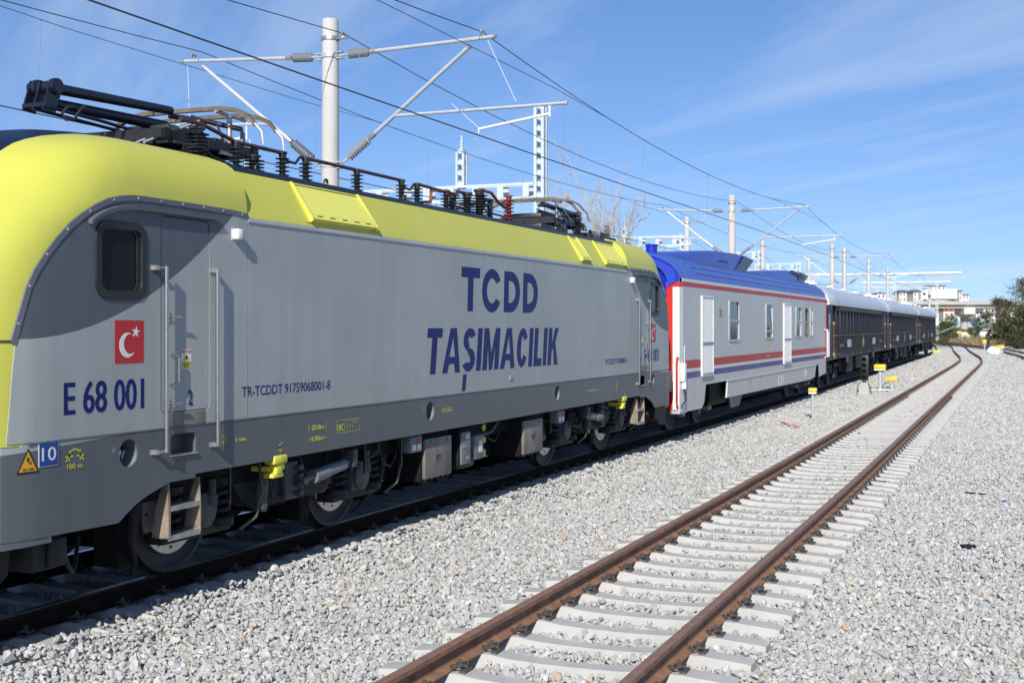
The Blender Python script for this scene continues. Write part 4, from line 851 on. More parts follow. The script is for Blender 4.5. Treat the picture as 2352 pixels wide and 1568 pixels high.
# underfloor equipment between the bogies
def ubox(name, s0, s1, z0, z1, x1, m, x0=.3, e=.02): mb = MB(); mb.cbox((x0, Y(s0), z0), (x1, Y(s1), z1), e); return mb.build(name, M[m], loco, smooth=30)
for a, c in ((14.06, 14.84), (17.36, 18.15)):
    bb = ubox('battery_box', a - .02, c + .02, .40, 1.02, 1.37, 'under', .2)
    mb = MB(); mb.cbox((1.37, Y(a), .43), (1.425, Y(c), .945), .02)
    mb.build('cover', M['box_beige'], bb, smooth=30)
    mb = MB()
    for k in (.2, .8): mb.lathe((1.424, Y(a + (c - a) * k), .90), (1, 0, 0), [(.02, 0), (.02, .004), (.001, .004)], 10)
    for k in (.08, .3, .5, .72, .9): mb.box((1.36, Y(a + (c - a) * k) - .02, .40), (1.40, Y(a + (c - a) * k) + .02, .428))
    mb.build('fastener', M['rubber'], bb)
    mb = MB(); mb.box((1.424, Y(a + .27), .63), (1.429, Y(a + .48), .74)); pl = mb.build('name_plate', M['box_beige'], bb)
    mid = Y(a + .375); text('BATARYA', (mid - .085, mid + .085, .692, .72), 1.4300, M['under'], bb); text('KUTUSU', (mid - .07, mid + .07, .65, .678), 1.4300, M['under'], bb)
for s in (13.66, 18.82):
    sb = ubox('switch_box', s, s + .33, .80, 1.02, 1.42, 'bogie_light', 1.25)
    mb = MB(); mb.box((1.42, Y(s + .05), .83), (1.424, Y(s + .15), .90)); mb.box((1.42, Y(s + .19), .83), (1.424, Y(s + .28), .90)); mb.build('switch_label', M['white'], sb)
    mb = MB(); mb.box((1.42, Y(s + .19), .91), (1.424, Y(s + .28), .97)); mb.build('switch_lamp', M['red'], sb)
    mb = MB()
    for k in range(5): mb.lathe((1.418, Y(s + .04 + .062 * k), 1.0), (1, 0, 0), [(.014, 0), (.014, .008), (.001, .009)], 8)
    mb.build('gland', M['rubber'], sb)
cb = ubox('control_cabinet', 15.10, 15.47, .48, 1.0, 1.40, 'under', .9)
mb = MB(); mb.cbox((1.39, Y(15.14), .505), (1.425, Y(15.44), .945), .03); mb.build('cabinet_door', M['bogie_light'], cb, smooth=30)
mb = MB(); mb.lathe((1.425, Y(15.22), .75), (1, 0, 0), [(.02, 0), (.02, .01), (.001, .012)], 10); mb.box((1.424, Y(15.27), .85), (1.428, Y(15.39), .91)); mb.box((1.424, Y(15.28), .57), (1.428, Y(15.40), .62)); mb.build('lock', M['steel_dull'], cb)
g = ubox('relay_box', 15.66, 15.96, .52, .86, 1.38, 'bogie_light', 1.05); mb = MB(); mb.box((1.38, Y(15.8), .62), (1.384, Y(15.92), .78)); mb.build('notice', M['white'], g)
mb = MB(); mb.tube([(1.0, Y(15.9), .62), (1.0, Y(16.3), .62)], .09, 14); mb.tube([(1.1, Y(15.6), .45), (1.1, Y(16.1), .45)], .07, 12); mb.tube([(1.15, Y(16.2), .8), (1.25, Y(16.5), .85), (1.25, Y(16.75), .98)], .03, 8); mb.build('air_pipe', M['bogie_mid'], loco, smooth=40)
for z in (.92, .74, .56):
    mb = MB(); mb.lathe((1.1, Y(16.35), z), (1, 0, 0), [(.06, 0), (.07, .06), (.05, .12), (.01, .13)], 10); mb.build('tap', M['jack_yellow'], loco, smooth=40)
mb = MB(); mb.cbox((-1.1, Y(13.2), .42), (.9, Y(18.4), 1.05), .05); mb.build('transformer', M['under'], loco, smooth=30)
for s in (9.98, 13.5, 12.6, 18.6): mb = MB(); mb.box((1.36, Y(s) - .012, .66), (1.385, Y(s) + .012, 1.04)); mb.build('hanger_bar', M['rubber'], loco)
rnd = random.Random(31)
for k in range(16):                                      # brake pipes and cables slung under the frame
    s = 9.9 + k * .82 + rnd.uniform(-.2, .2); x = rnd.uniform(1.12, 1.34); l = rnd.uniform(.35, 1.0); dz = rnd.uniform(.08, .4)
    mb = MB(); mb.tube([(x, Y(s), 1.04), (x + .02, Y(s + .08), 1.04 - dz), (x + .03, Y(s + l * .5), .98 - dz), (x, Y(s + l - .06), 1.02 - dz * .8), (x - .02, Y(s + l), 1.04)], rnd.choice((.010, .014, .018)), 6); mb.build('cable', M[rnd.choice(('hose', 'hose', 'hose_tan', 'bogie'))], loco, smooth=50)
# yellow end grab rail on the rear nose
mb = MB(); yy = Y(25.35); mb.tube([(1.25, yy, 1.62), (1.34, yy + .18, 1.62), (1.34, yy + .22, 1.66), (1.34, yy + .22, 2.06), (1.34, yy + .18, 2.10), (1.25, yy, 2.10)], .018, 8); mb.build('end_grab_rail', M['jack_yellow'], loco, smooth=50)
# ---------------------------------------------------------------- service car behind the locomotive
D0 = 36.5
svc = empty('service_coach', (-8.52, D0, 0), label='grey service coach with blue roof and red stripes behind the locomotive', cat='railway coach')
V = lambda s: s - D0
def svc_paint():
    m = mat('svc_paint', (.3, .3, .3), .42, spec=.3, var=.04, vs=.8, streak=.06, bump=.02, bs=2.5)
    nt = m.node_tree; N = nt.nodes; K = nt.links
    tc = N.new('ShaderNodeTexCoord'); sp = N.new('ShaderNodeSeparateXYZ'); K.new(tc.outputs['Object'], sp.inputs[0])
    n = N.new('ShaderNodeTexNoise'); n.inputs['Scale'].default_value = 9; n.inputs['Detail'].default_value = 6; K.new(tc.outputs['Object'], n.inputs['Vector'])
    cr = N.new('ShaderNodeValToRGB'); cr.color_ramp.interpolation = 'CONSTANT'; e = cr.color_ramp.elements
    mr = N.new('ShaderNodeMapRange'); mr.inputs['From Min'].default_value = 0; mr.inputs['From Max'].default_value = 4; K.new(sp.outputs[2], mr.inputs[0])
    G = (.47, .485, .465, 1); Wt = (.62, .62, .60, 1); Rd = (.42, .02, .018, 1); Bl = (.045, .05, .20, 1); Pr = (.50, .50, .49, 1)
    e[0].position = 0; e[0].color = Pr; e[1].position = 1.205 / 4; e[1].color = Bl
    for z, c in ((1.345, Wt), (1.43, Rd), (1.61, G), (3.235, Rd), (3.345, Wt)): x = e.new(z / 4); x.color = c
    K.new(mr.outputs[0], cr.inputs[0])
    # worn, patched paint on the stripes and lower side
    wz = N.new('ShaderNodeMapRange'); wz.inputs['From Min'].default_value = 1.5; wz.inputs['From Max'].default_value = 1.15; wz.inputs['To Min'].default_value = 0; wz.inputs['To Max'].default_value = 1; K.new(sp.outputs[2], wz.inputs[0])
    wn = N.new('ShaderNodeMapRange'); wn.inputs['From Min'].default_value = .56; wn.inputs['From Max'].default_value = .68; K.new(n.outputs[0], wn.inputs[0])
    mu = N.new('ShaderNodeMath'); mu.operation = 'MULTIPLY'; K.new(wz.outputs[0], mu.inputs[0]); K.new(wn.outputs[0], mu.inputs[1])
    m3 = N.new('ShaderNodeMixRGB'); m3.inputs[2].default_value = (.42, .41, .40, 1); K.new(cr.outputs[0], m3.inputs[1]); K.new(mu.outputs[0], m3.inputs[0])
    rgb = [n for n in N if n.type == 'RGB'][0]
    for l in list(K):
        if l.from_node == rgb: K.new(m3.outputs[0], l.to_socket)
    return m
M['svc'] = svc_paint()
dm('svc_blue', (.022, .055, .42), .35, var=.06, vs=2); dm('svc_blue_deep', (.008, .02, .34), .3, var=.05)
dm('svc_roof', (.05, .105, .40), .36, var=.08, vs=.8, dirt=((.09, .15, .40), 1.5, .6)); dm('svc_red', (.52, .02, .015), .4); dm('svc_white', (.74, .74, .72), .4, var=.04, streak=.05); dm('svc_skirt', (.45, .45, .44), .35, var=.08, vs=2, bump=.05, bs=2.2)
XS = 1.45; a0, a1 = 26.30, 46.85
SVW = [(30.895, 32.146, 1.988, 3.049), (35.566, 36.65, 2.002, 3.041), (40.433, 41.487, 2.013, 3.022), (42.089, 42.793, 2.055, 2.99), (43.227, 43.817, 2.009, 3.03)]
# body with window openings on the near side
mb = MB(); mb.box((-1.45, V(a0 + .05), 1.0), (1.39, V(a1 - .05), 3.40)); mb.build('body_core', M['under'], svc)
out = [(26.45, .50), (28.15, .485), (28.40, .62), (28.55, 1.02), (45.05, 1.02), (45.15, .58), (46.7, .66), (46.85, 3.43), (26.45, 3.43)]
plate('side_panel', [[(V(s), z) for s, z in out]] + [[(V(u), v) for u, v in rrect(a + .08, b - .08, c + .04, d - .04, .06)] for a, b, c, d in SVW], XS, .012, M['svc'], svc)
plate('side_panel', [[(V(s), z) for s, z in out]], -XS, .012, M['svc'], svc)
for i, (a, b, c, d) in enumerate(SVW):
    w_ = plate('window', [[(V(u), v) for u, v in rrect(a, b, c, d, .10)], [(V(u), v) for u, v in rrect(a + .10, b - .10, c + .05, d - .05, .06)]], XS + .018, .025, M['galv'] if i != 3 else M['box_beige'], svc, bev=.003)
    mid = c + (d - c) * (.49 if i != 1 else .22)
    plate('pane', [[(V(a + .09), c + .045), (V(b - .09), c + .045), (V(b - .09), mid), (V(a + .09), mid)]], XS - .012, .006, M['glass_smoke'], w_)
    plate('pane', [[(V(a + .09), mid + .03), (V(b - .09), mid + .03), (V(b - .09), d - .045), (V(a + .09), d - .045)]], XS - .022, .006, M['glass_smoke'] if i != 1 else M['glass_dark'], w_)
    mb = MB(); mb.box((XS - .02, V(a + .09), mid - .01), (XS + .012, V(b - .09), mid + .04)); mb.build('bar', M['galv'], w_)
    if i in (1, 4):
        mb = MB(); q = [(V(b - .35), d - .05), (V(b - .11), d - .05), (V(b - .11), d - .55), (V(b - .2), d - .5)]; mb.add([(XS - .012, y, z) for y, z in q], [(0, 1, 2, 3)]); mb.build('curtain', M['white'], w_)
for s, e_ in ((28.08, 29.21), (38.28, 39.50)):           # ribbed white sliding doors
    d = empty('side_door', (0, 0, 0)); d.parent = svc
    for z0, z1 in ((1.99, 3.05), (1.27, 1.96)):
        mb = MB(); mb.box((XS - .006, V(s + .06), z0), (XS + .02, V(e_ - .03), z1)); n = 9
        for k in range(n): u = s + .12 + (e_ - s - .2) * k / (n - 1); mb.box((XS + .02, V(u) - .03, z0 + .03), (XS + .0235, V(u) + .03, z1 - .03))
        mb.build('door_leaf', M['svc_white'], d)
        mb = MB(); mb.box((XS + .018, V(s + .04), z0 - .015), (XS + .04, V(e_ - .02), z0 + .02)); mb.build('door_rail', M['galv'], d)
    mb = MB(); mb.box((XS - .006, V(s), 1.24), (XS + .035, V(s + .06), 3.08)); mb.box((XS - .006, V(e_ - .03), 1.24), (XS + .03, V(e_), 3.08)); mb.box((XS - .006, V(s + .06), 3.05), (XS + .035, V(e_ - .03), 3.08)); mb.box((XS - .006, V(s), 1.225), (XS + .05, V(e_), 1.245)); mb.build('door_frame', M['svc_white'], d)
def roof_sec(w2, z0, h, n=18, p=2.4): return [(w2 * math.copysign(abs(math.cos(a)) ** (2 / p), math.cos(a)), z0 + h * math.sin(a) ** (2 / p) if math.sin(a) > 0 else z0) for a in [math.pi * k / n for k in range(n + 1)]]
mb = MB(); rings = []
for s, k in ((26.25, .93), (26.32, .97), (26.5, 1.0), (46.7, 1.0), (46.85, .97), (46.92, .93)): rings.append([(x * k, V(s), 3.43 + (z - 3.43) * k) for x, z in roof_sec(1.45, 3.43, .65, 18, 2.05)])
mb.loft(rings); mb.build('roof', M['svc_roof'], svc, smooth=30)
sec = roof_sec(1.45, 3.43, .65, 40, 2.05)
for k in range(3, 38, 3):
    x, z = sec[k]; mb = MB(); mb.tube([(x, V(27.6), z + .004), (x, V(46.5), z + .004)], .016, 6); mb.build('roof_rib', M['svc_roof'], svc, smooth=40)
# near end: blue end wall, red and white corner pillars
mb = MB(); mb.loft([[(x, V(s), z) for x, z in [(1.42, 1.0)] + roof_sec(1.42, 3.40, .63, 18, 2.05) + [(-1.42, 1.0)]] for s in (26.20, 26.34)]); mb.build('end_wall', M['svc_blue_deep'], svc, smooth=30)
mb = MB(); pr = [(1.165, .95), (1.165, 3.2)] + roof_sec(1.40, 3.36, .62, 18, 2.05) + [(-1.40, 3.2), (-1.40, .95)]; pi_ = [(1.04, .95), (1.04, 3.1)] + roof_sec(1.20, 3.24, .64) + [(-1.27, 3.1), (-1.27, .95)]
for r0, r1 in ((pr, pi_),):
    n = len(r0); mb.add([(x, V(26.12), z) for x, z in r0] + [(x, V(26.12), z) for x, z in r1] + [(x, V(26.22), z) for x, z in r0] + [(x, V(26.22), z) for x, z in r1], [(k, k + 1, n + k + 1, n + k) for k in range(n - 1)] + [(k, 2 * n + k, 2 * n + k + 1, k + 1) for k in range(n - 1)] + [(n + k, n + k + 1, 3 * n + k + 1, 3 * n + k) for k in range(n - 1)])
mb.build('end_rim', M['svc_blue'], svc, smooth=35)
for s, o in ((26.30, -1), (46.83, 1)):
    mb = MB(); x0 = 1.17 if o < 0 else 1.36; x1 = 1.308 if o < 0 else 1.462
    mb.box((x0, V(s - .16), .56 if o < 0 else 1.0), (x1, V(s + .02), 3.335)); mb.box((x1, V(s - .15), 3.235), (1.457, V(s + .18), 3.345)); mb.build('corner_pillar', M['svc_red'], svc)
mb = MB(); mb.box((1.31, V(26.16), .56), (1.458, V(26.48), 3.234)); mb.build('corner_post', M['svc_white'], svc)
mb = MB(); mb.add([(x, V(s), z) for x in (1.40, 1.462) for s, z in ((26.14, 1.58), (26.50, 1.58), (26.66, 1.15), (26.55, .55), (26.14, .55))], [(0, 1, 2, 3, 4), (9, 8, 7, 6, 5)] + [(k, (k + 1) % 5, (k + 1) % 5 + 5, k + 5) for k in range(5)]); mb.build('corner_fairing', M['svc_white'], svc)
mb = MB(); mb.box((1.2, V(26.05), .49), (1.50, V(26.62), .55)); mb.build('end_step', M['galv'], svc)
mb = MB(); mb.cbox((1.462, V(26.22), 1.18), (1.56, V(26.42), 1.58), .02); mb.tube([(1.52, V(26.32), 1.18), (1.52, V(26.32), 1.02)], .05, 12); mb.build('lamp_socket', M['svc_white'], svc, smooth=30)
mb = MB(); mb.tube([(1.52, V(26.32), 1.04), (1.54, V(26.36), .9), (1.53, V(26.36), .75), (1.45, V(26.28), .6), (1.3, V(26.05), .52), (1.1, V(25.9), .6)], .02, 8); mb.build('brake_hose', M['hose'], svc, smooth=50)
mb = MB(); mb.tube([(1.44, V(26.12), 1.7), (1.44, V(26.02), 1.7), (1.44, V(26.0), 1.6), (1.44, V(26.0), .75), (1.44, V(26.1), .6)], .022, 8); mb.build('red_hose', M['svc_red'], svc, smooth=50)
mb = MB(); mb.box((1.462, V(26.52), 1.58), (1.475, V(26.60), 1.95)); mb.build('white_strip', M['white'], svc)
mb = MB(); mb.box((1.458, V(26.40), .50), (1.466, V(26.46), .52)); mb.add([(1.4605, V(s), z) for s, z in ((26.38, 1.72), (26.42, 1.80), (26.40, 1.76), (26.44, 1.76), (26.40, 1.68))], [(0, 1, 2), (2, 3, 4)]); mb.build('bolt_symbol', M['orange'], svc)
# far end gangway, handrail
mb = MB(); mb.box((-1.3, V(46.85), 1.0), (1.38, V(46.95), 3.6)); mb.build('end_wall', M['svc_blue_deep'], svc)
mb = MB(); mb.tube([(1.46, V(46.35), 1.25), (1.56, V(46.35), 1.27), (1.56, V(46.35), 2.25), (1.46, V(46.35), 2.27)], .022, 8); mb.tube([(1.46, V(46.75), 1.25), (1.56, V(46.75), 1.27), (1.56, V(46.75), 2.25), (1.56, V(46.35), 2.25)], .022, 8); mb.build('handrail', M['white'], svc, smooth=50)
mb = MB(); mb.box((1.38, V(46.78), .6), (1.455, V(46.88), 1.24)); mb.build('corner_strip', M['svc_blue_deep'], svc)
# mid skirt, hung below the sole bar
q = [(30.75, 1.014), (44.4, 1.018), (44.15, .62), (43.3, .56), (30.62, .60)]
mb = MB(); mb.add([(x, V(s), z) for x in (1.43, 1.47) for s, z in q], [(0, 1, 2, 3, 4), (9, 8, 7, 6, 5)] + [(k, (k + 1) % 5, (k + 1) % 5 + 5, k + 5) for k in range(5)]); mb.box((1.43, V(30.7), 1.0), (1.485, V(44.4), 1.03)); mb.build('skirt', M['svc_skirt'], svc)
mb = MB(); mb.box((1.468, V(37.4), .62), (1.475, V(38.2), .88)); sk = mb.build('skirt_recess', M['white'], svc)
mb = MB(); mb.box((1.474, V(37.5), .68), (1.48, V(37.62), .82)); mb.build('red_tap', M['svc_red'], sk)
mb = MB(); mb.lathe((1.468, V(42.2), .80), (1, 0, 0), [(.15, 0), (.15, .006), (.01, .007)], 20); mb.build('filler_cap', M['white'], svc)
mb = MB(); mb.add([(1.4715, V(s), z) for s, z in ((33.4, .98), (33.43, .98), (33.43, .84), (33.38, .80))], [(0, 1, 2, 3)]); mb.build('latch', M['rubber'], svc)
mb = MB(); mb.box((-1.2, V(29.5), .45), (1.3, V(45), 1.0)); mb.build('underframe', M['under'], svc)
mb = MB(); mb.add([(1.35, V(s), z) for s, z in ((31.4, .62), (33.0, .62), (32.6, .30), (31.6, .28))] + [(1.32, V(s), z) for s, z in ((31.4, .62), (33.0, .62), (32.6, .30), (31.6, .28))], [(0, 1, 2, 3), (7, 6, 5, 4), (2, 6, 7, 3), (1, 5, 6, 2), (0, 3, 7, 4)]); mb.build('mud_flap', M['bogie_light'], svc)
# roof hatches and vents
def hatch(s0, s1, ztop, x1, m, sub):
    n = 8; rings = []
    for k in range(n + 1):
        t = k / n; s = s0 + (s1 - s0) * t; zt_ = 4.02 + (ztop - 4.02) * min(1, math.sin(min(t * 1.7, 1.5708)) * 1.0); rings.append([(x1, V(s), 3.80), (x1 - .04, V(s), zt_ - .05), (x1 - .35, V(s), zt_), (-x1 + .35, V(s), zt_), (-x1 + .04, V(s), zt_ - .05), (-x1, V(s), 3.80)])
    mb = MB(); mb.loft(rings); o = mb.build('roof_pod', M[m], svc, smooth=40)
    mb = MB(); mb.add([(x, V(s), z) for x in (x1 + .005,) for s, z in ((s1 - .02, ztop - .06), (s1 + 1.3, ztop - .12), (s1 - .1, 3.85), (s1 - 1.5, 3.82))] + [(-x1, V(s), z) for s, z in ((s1 - .02, ztop - .06), (s1 + 1.3, ztop - .12), (s1 - .1, 3.85), (s1 - 1.5, 3.82))], [(0, 1, 2, 3), (7, 6, 5, 4), (0, 4, 5, 1), (1, 5, 6, 2), (2, 6, 7, 3), (3, 7, 4, 0)]); mb.build(sub, M['navy'], o)
    return o
o = hatch(27.8, 35.2, 4.44, .92, 'svc_blue_deep', 'louvre')
mb = MB(); mb.tube([(.90, V(32.3), 4.10), (.96, V(32.35), 4.11), (.96, V(33.0), 4.10), (.90, V(33.05), 4.09)], .012, 6); mb.build('handle', M['navy'], o, smooth=40)
for s0, s1 in ((29.5, 32.9), (34.6, 37.8)): mb = MB(); mb.box((.90, V(s0), 3.80), (1.0, V(s1), 3.93)); mb.build('hatch_rail', M['navy'], svc)
o = hatch(39.6, 45.2, 4.36, .85, 'svc_blue_deep', 'louvre')
for k in range(12): mb = MB(); mb.box((.78, V(43.2 + k * .2), 4.20 - .012 * k), (.86, V(43.3 + k * .2), 4.31 - .012 * k)); mb.build('louvre_blade', M['rubber'], o)
mb = MB(); mb.lathe((.5, V(27.3), 4.0), (0, 0, 1), [(.13, 0), (.13, .20), (.15, .20), (.15, .24), (.01, .25)], 16); mb.build('roof_vent', M['svc_blue_deep'], svc, smooth=40)
# lettering on the side
text('TCDD', (V(29.86), V(30.22), 2.60, 2.67), XS + .002, M['grey_dark'], svc)
mb = MB(); n = 14; mb.tube([(XS + .002, V(30.04) + .07 * math.cos(a), 2.74 + .06 * math.sin(a)) for a in [math.pi + math.pi * k / n for k in range(n + 1)]], .009, 5); mb.box((XS, V(30.03), 2.70), (XS + .003, V(30.05), 2.82)); mb.build('emblem', M['red'], svc)
mb = MB(); mb.box((XS, V(29.86), 2.76), (XS + .002, V(30.22), 2.79)); mb.build('emblem_wing', M['grey_dark'], svc)
for z, h_, n_ in ((1.80, .09, 4), (1.66, .06, 5), (1.50, .05, 5)):        # faded orange data marks, illegible at this distance
    for k in range(n_):
        mb = MB(); u = 35.72 + .44 * k / n_; mb.box((XS, V(u), z), (XS + .0015, V(u + .44 / n_ * .62), z + h_)); mb.build('data_mark', M['orange'], svc)
mb = MB(); mb.tube([(XS + .001, V(s), z) for s, z in ((30.95, 1.98), (30.9, 1.90), (30.82, 1.85), (30.86, 1.80), (30.82, 1.74))], .010, 4); mb.build('graffiti_scribble', mat('teal', (.10, .40, .33), .6), svc)
# ordinary coach bogies
def coach_bogie(parent, y0, dark=True, wheel_r=.46, base=2.5):
    b = empty('bogie', (0, y0, 0)); b.parent = parent; m = M['bogie'] if dark else M['svc_bogie']
    for y in (-base / 2, base / 2):
        for sx in (-1, 1):
            mb = wheel_parts(sx * .75, y, wheel_r, sx); mb.lathe((sx * .75, y, wheel_r), (sx, 0, 0), [(wheel_r * .8, .0), (wheel_r * .5, .05), (.12, .05), (.1, .12), (.01, .13)], 24, 1); mb.build('wheel', [M['wheel'], M['bogie']], b, smooth=35)
            mb = MB(); mb.cbox((sx * .92, y - .15, wheel_r - .15), (sx * 1.16, y + .15, wheel_r + .15), .04); mb.build('axle_box', m, b, smooth=30)
            for dy in (-.28, .28):
                mb = MB(); coil(mb, (sx * 1.04, y + dy, .48), .07, .28, .02, 4); mb.lathe((sx * 1.04, y + dy, .42), (0, 0, 1), [(.10, 0), (.10, .06)], 12); mb.build('coil_spring', m, b, smooth=45)
    for sx in (-1, 1):
        mb = MB(); prof = [(-1.9, .76), (-1.9, .88), (1.9, .88), (1.9, .76), (.7, .72), (.5, .52), (-.5, .52), (-.7, .72)]
        mb.add([(x, y, z) for x in (sx * .95, sx * 1.14) for y, z in prof], [tuple(range(8)), tuple(range(15, 7, -1))] + [(k, (k + 1) % 8, (k + 1) % 8 + 8, k + 8) for k in range(8)]); mb.build('side_frame', m, b)
        mb = MB(); mb.tube([(sx * 1.22, -.25, .95), (sx * 1.24, -.32, .42)], .06, 12); mb.lathe((sx * 1.2, -.34, .38), (sx, 0, 0), [(.06, 0), (.06, .1)], 10); mb.build('damper', m, b, smooth=40)
        mb = MB(); coil(mb, (sx * 1.05, .1, .5), .11, .42, .03, 4); mb.build('bolster_spring', m, b, smooth=45)
    mb = MB(); mb.box((-.9, -.4, .4), (.9, .4, .8)); mb.build('bolster', M['under'], b)
    return b
M['svc_bogie'] = mat('svc_bogie', (.22, .225, .21), .5, var=.25, vs=4, dirt=((.09, .085, .08), 5, .55))
coach_bogie(svc, V(28.9), False); coach_bogie(svc, V(43.6), False)
mb = MB(); mb.cbox((-.3, V(25.55), .85), (.3, V(26.2), 1.2), .05); mb.build('coupler', M['under'], svc)
for x in (-.875, .875): mb = MB(); mb.lathe((x, V(26.2), 1.05), (0, -1, 0), [(.10, 0), (.08, .3), (.22, .32), (.22, .36), (.01, .38)], 16); mb.build('buffer', M['black_metal'], svc, smooth=35)

# ---------------------------------------------------------------- three old sleeping cars
M['wl_blue'] = mat('wl_blue', (.007, .011, .038), .45, spec=.25, var=.1, vs=1.0, streak=.12)
M['wl_black'] = mat('wl_black', (.016, .015, .013), .6, spec=.2, var=.15, vs=1.0, streak=.2, dirt=((.05, .047, .042), 1.6, .64))
def wl_low():
    m = mat('wl_low', (.016, .015, .013), .65, spec=.2, var=.2, vs=1.2, streak=.35); nt = m.node_tree; N = nt.nodes; K = nt.links     # road dust thrown up along the bottom
    b = N['Principled BSDF']; src = b.inputs['Base Color'].links[0].from_socket
    tc = N.new('ShaderNodeTexCoord'); sp = N.new('ShaderNodeSeparateXYZ'); K.new(tc.outputs['Object'], sp.inputs[0])
    mp = N.new('ShaderNodeMapping'); mp.inputs['Scale'].default_value = (1, 1.3, .8); K.new(tc.outputs['Object'], mp.inputs[0]); n = N.new('ShaderNodeTexNoise'); n.inputs['Scale'].default_value = 1.1; n.inputs['Detail'].default_value = 7; K.new(mp.outputs[0], n.inputs['Vector'])
    a = N.new('ShaderNodeMath'); a.operation = 'MULTIPLY_ADD'; a.inputs[1].default_value = 1.5; K.new(n.outputs[0], a.inputs[0])
    z = N.new('ShaderNodeMapRange'); z.inputs['From Min'].default_value = 1.1; z.inputs['From Max'].default_value = 1.75; z.inputs['To Min'].default_value = -.05; z.inputs['To Max'].default_value = -.9; K.new(sp.outputs[2], z.inputs[0]); K.new(z.outputs[0], a.inputs[2])
    mr = N.new('ShaderNodeMapRange'); mr.inputs['From Min'].default_value = .42; mr.inputs['From Max'].default_value = .85; K.new(a.outputs[0], mr.inputs[0])
    mx = N.new('ShaderNodeMixRGB'); mx.inputs[2].default_value = (.11, .107, .10, 1); K.new(mr.outputs[0], mx.inputs[0]); K.new(src, mx.inputs[1]); K.new(mx.outputs[0], b.inputs['Base Color']); return m
M['wl_low'] = wl_low()
M['wl_roof'] = mat('wl_roof', (.42, .46, .52), .42, var=.06, vs=.7, dirt=((.45, .46, .47), 1.2, .62)); M['wl_roof_end'] = mat('wl_roof_end', (.52, .54, .56), .5, var=.05)
M['curtain'] = mat('curtain', (.10, .085, .07), .8, var=.3, vs=3)
def sleeping_car():
    r = empty('sleeping_car', (0, 0, 0)); X = 1.45; e0, e1 = -9.65, 9.65; h = 11.6
    mb = MB(); mb.box((-1.43, -11.4, 1.10), (1.35, 11.4, 3.22)); mb.build('body_core', M['under'], r)
    mb = MB(); mb.box((1.35, e0, 1.12), (X, e1, 2.02)); mb.box((1.35, e0, 2.075), (X - .004, e1, 2.115)); mb.build('lower_panel', M['wl_low'], r)
    mb = MB(); mb.box((-X, e0, 1.12), (-1.43, e1, 3.22)); mb.build('far_side', M['wl_black'], r)
    mb = MB(); mb.box((1.35, e0, 2.98), (X, e1, 3.22)); mb.build('letter_board', M['wl_black'], r)
    for z in (2.02, 2.062): mb = MB(); mb.box((X - .1, e0, z), (X + .018, e1, z + .018)); mb.build('belt_rail', M['gold_paint'] if z < 2.05 else M['wl_black'], r)
    n = 17; st = (e1 - e0) / n
    for k in range(n):
        y = e0 + st * k; mb = MB(); wd = .16 if k % 2 else .26; mb.box((1.35, y, 2.115), (X, y + wd, 2.98)); mb.box((X, y + wd * .3, 2.13), (X + .01, y + wd * .7, 2.97)); mb.build('pillar', M['wl_blue'] if k % 3 else M['wl_black'], r)
        w_ = MB(); w_.box((1.385, y + wd, 2.115), (1.395, y + st, 2.98)); wo = w_.build('window', M['glass_blue'], r)
        mb = MB(); mb.box((1.395, y + wd, 2.115), (1.42, y + wd + .03, 2.98)); mb.box((1.395, y + st - .03, 2.115), (1.42, y + st, 2.98)); mb.box((1.395, y + wd, 2.78), (1.415, y + st, 2.81)); mb.build('sash', M['wl_black'], wo)
        if k % 4 == 1: mb = MB(); mb.box((1.3955, y + wd + .05, 2.3), (1.398, y + wd + .3, 2.77)); mb.build('blind', M['curtain'], wo)
    for sg in (-1, 1):                                   # recessed vestibule ends
        a, b = (e0 - 1.95, e0) if sg < 0 else (e1, e1 + 1.95)
        mb = MB(); mb.box((1.28, a, 1.08), (1.38, b, 3.2)); mb.box((-1.38, a, 1.08), (-1.28, b, 3.2)); mb.box((-1.38, a if sg < 0 else b - .08, 1.08), (1.38, a + .08 if sg < 0 else b, 3.2)); mb.build('vestibule', M['wl_blue'], r)
        dy = (a + b) / 2 + .35 * sg; mb = MB(); mb.box((1.381, dy - .38, 1.14), (1.40, dy + .38, 3.05)); d = mb.build('entrance_door', M['wl_blue'], r)
        mb = MB(); mb.box((1.40, dy - .22, 2.15), (1.405, dy + .22, 2.85)); mb.build('door_glass', M['glass_blue'], d)
        mb = MB(); yy = (e0 - .62) if sg < 0 else (e1 + .62); mb.tube([(1.40, yy, 2.52), (1.47, yy, 2.5), (1.47, yy, 1.27), (1.40, yy, 1.25)], .014, 8); mb.lathe((1.47, yy, 2.44), (0, 0, 1), [(.045, 0), (.05, .05), (.03, .1)], 8); mb.lathe((1.47, yy, 1.26), (0, 0, 1), [(.045, 0), (.05, .05), (.03, .1)], 8); mb.build('brass_handrail', M['gold'], r, smooth=45)
        mb = MB(); mb.box((1.0, a + .2, .62), (1.40, b - .6, .66)); mb.box((1.0, a + .2, .85), (1.32, b - .6, .88)); mb.build('footboard', M['under'], r)
        mb = MB(); yb = -h if sg < 0 else h; mb.loft([[(x, yb + t * sg, z) for x, z in [(.75, 1.15), (.75, 3.0), (-.75, 3.0), (-.75, 1.15)]] for t in (0, .35)]); mb.build('gangway', M['rubber'], r)
        for x in (-.875, .875): mb = MB(); mb.lathe((x, yb, 1.05), (0, sg, 0), [(.10, 0), (.08, .2), (.22, .22), (.22, .26), (.01, .28)], 14); mb.build('buffer', M['black_metal'], r, smooth=35)
        mb = MB(); mb.lathe((.55, sg * 10.4, 3.80), (0, 0, 1), [(.16, 0), (.16, .18), (.28, .2), (.24, .32), (.05, .36)], 14); mb.build('roof_vent', M['white'], r, smooth=40)
    mb = MB(); rings = []
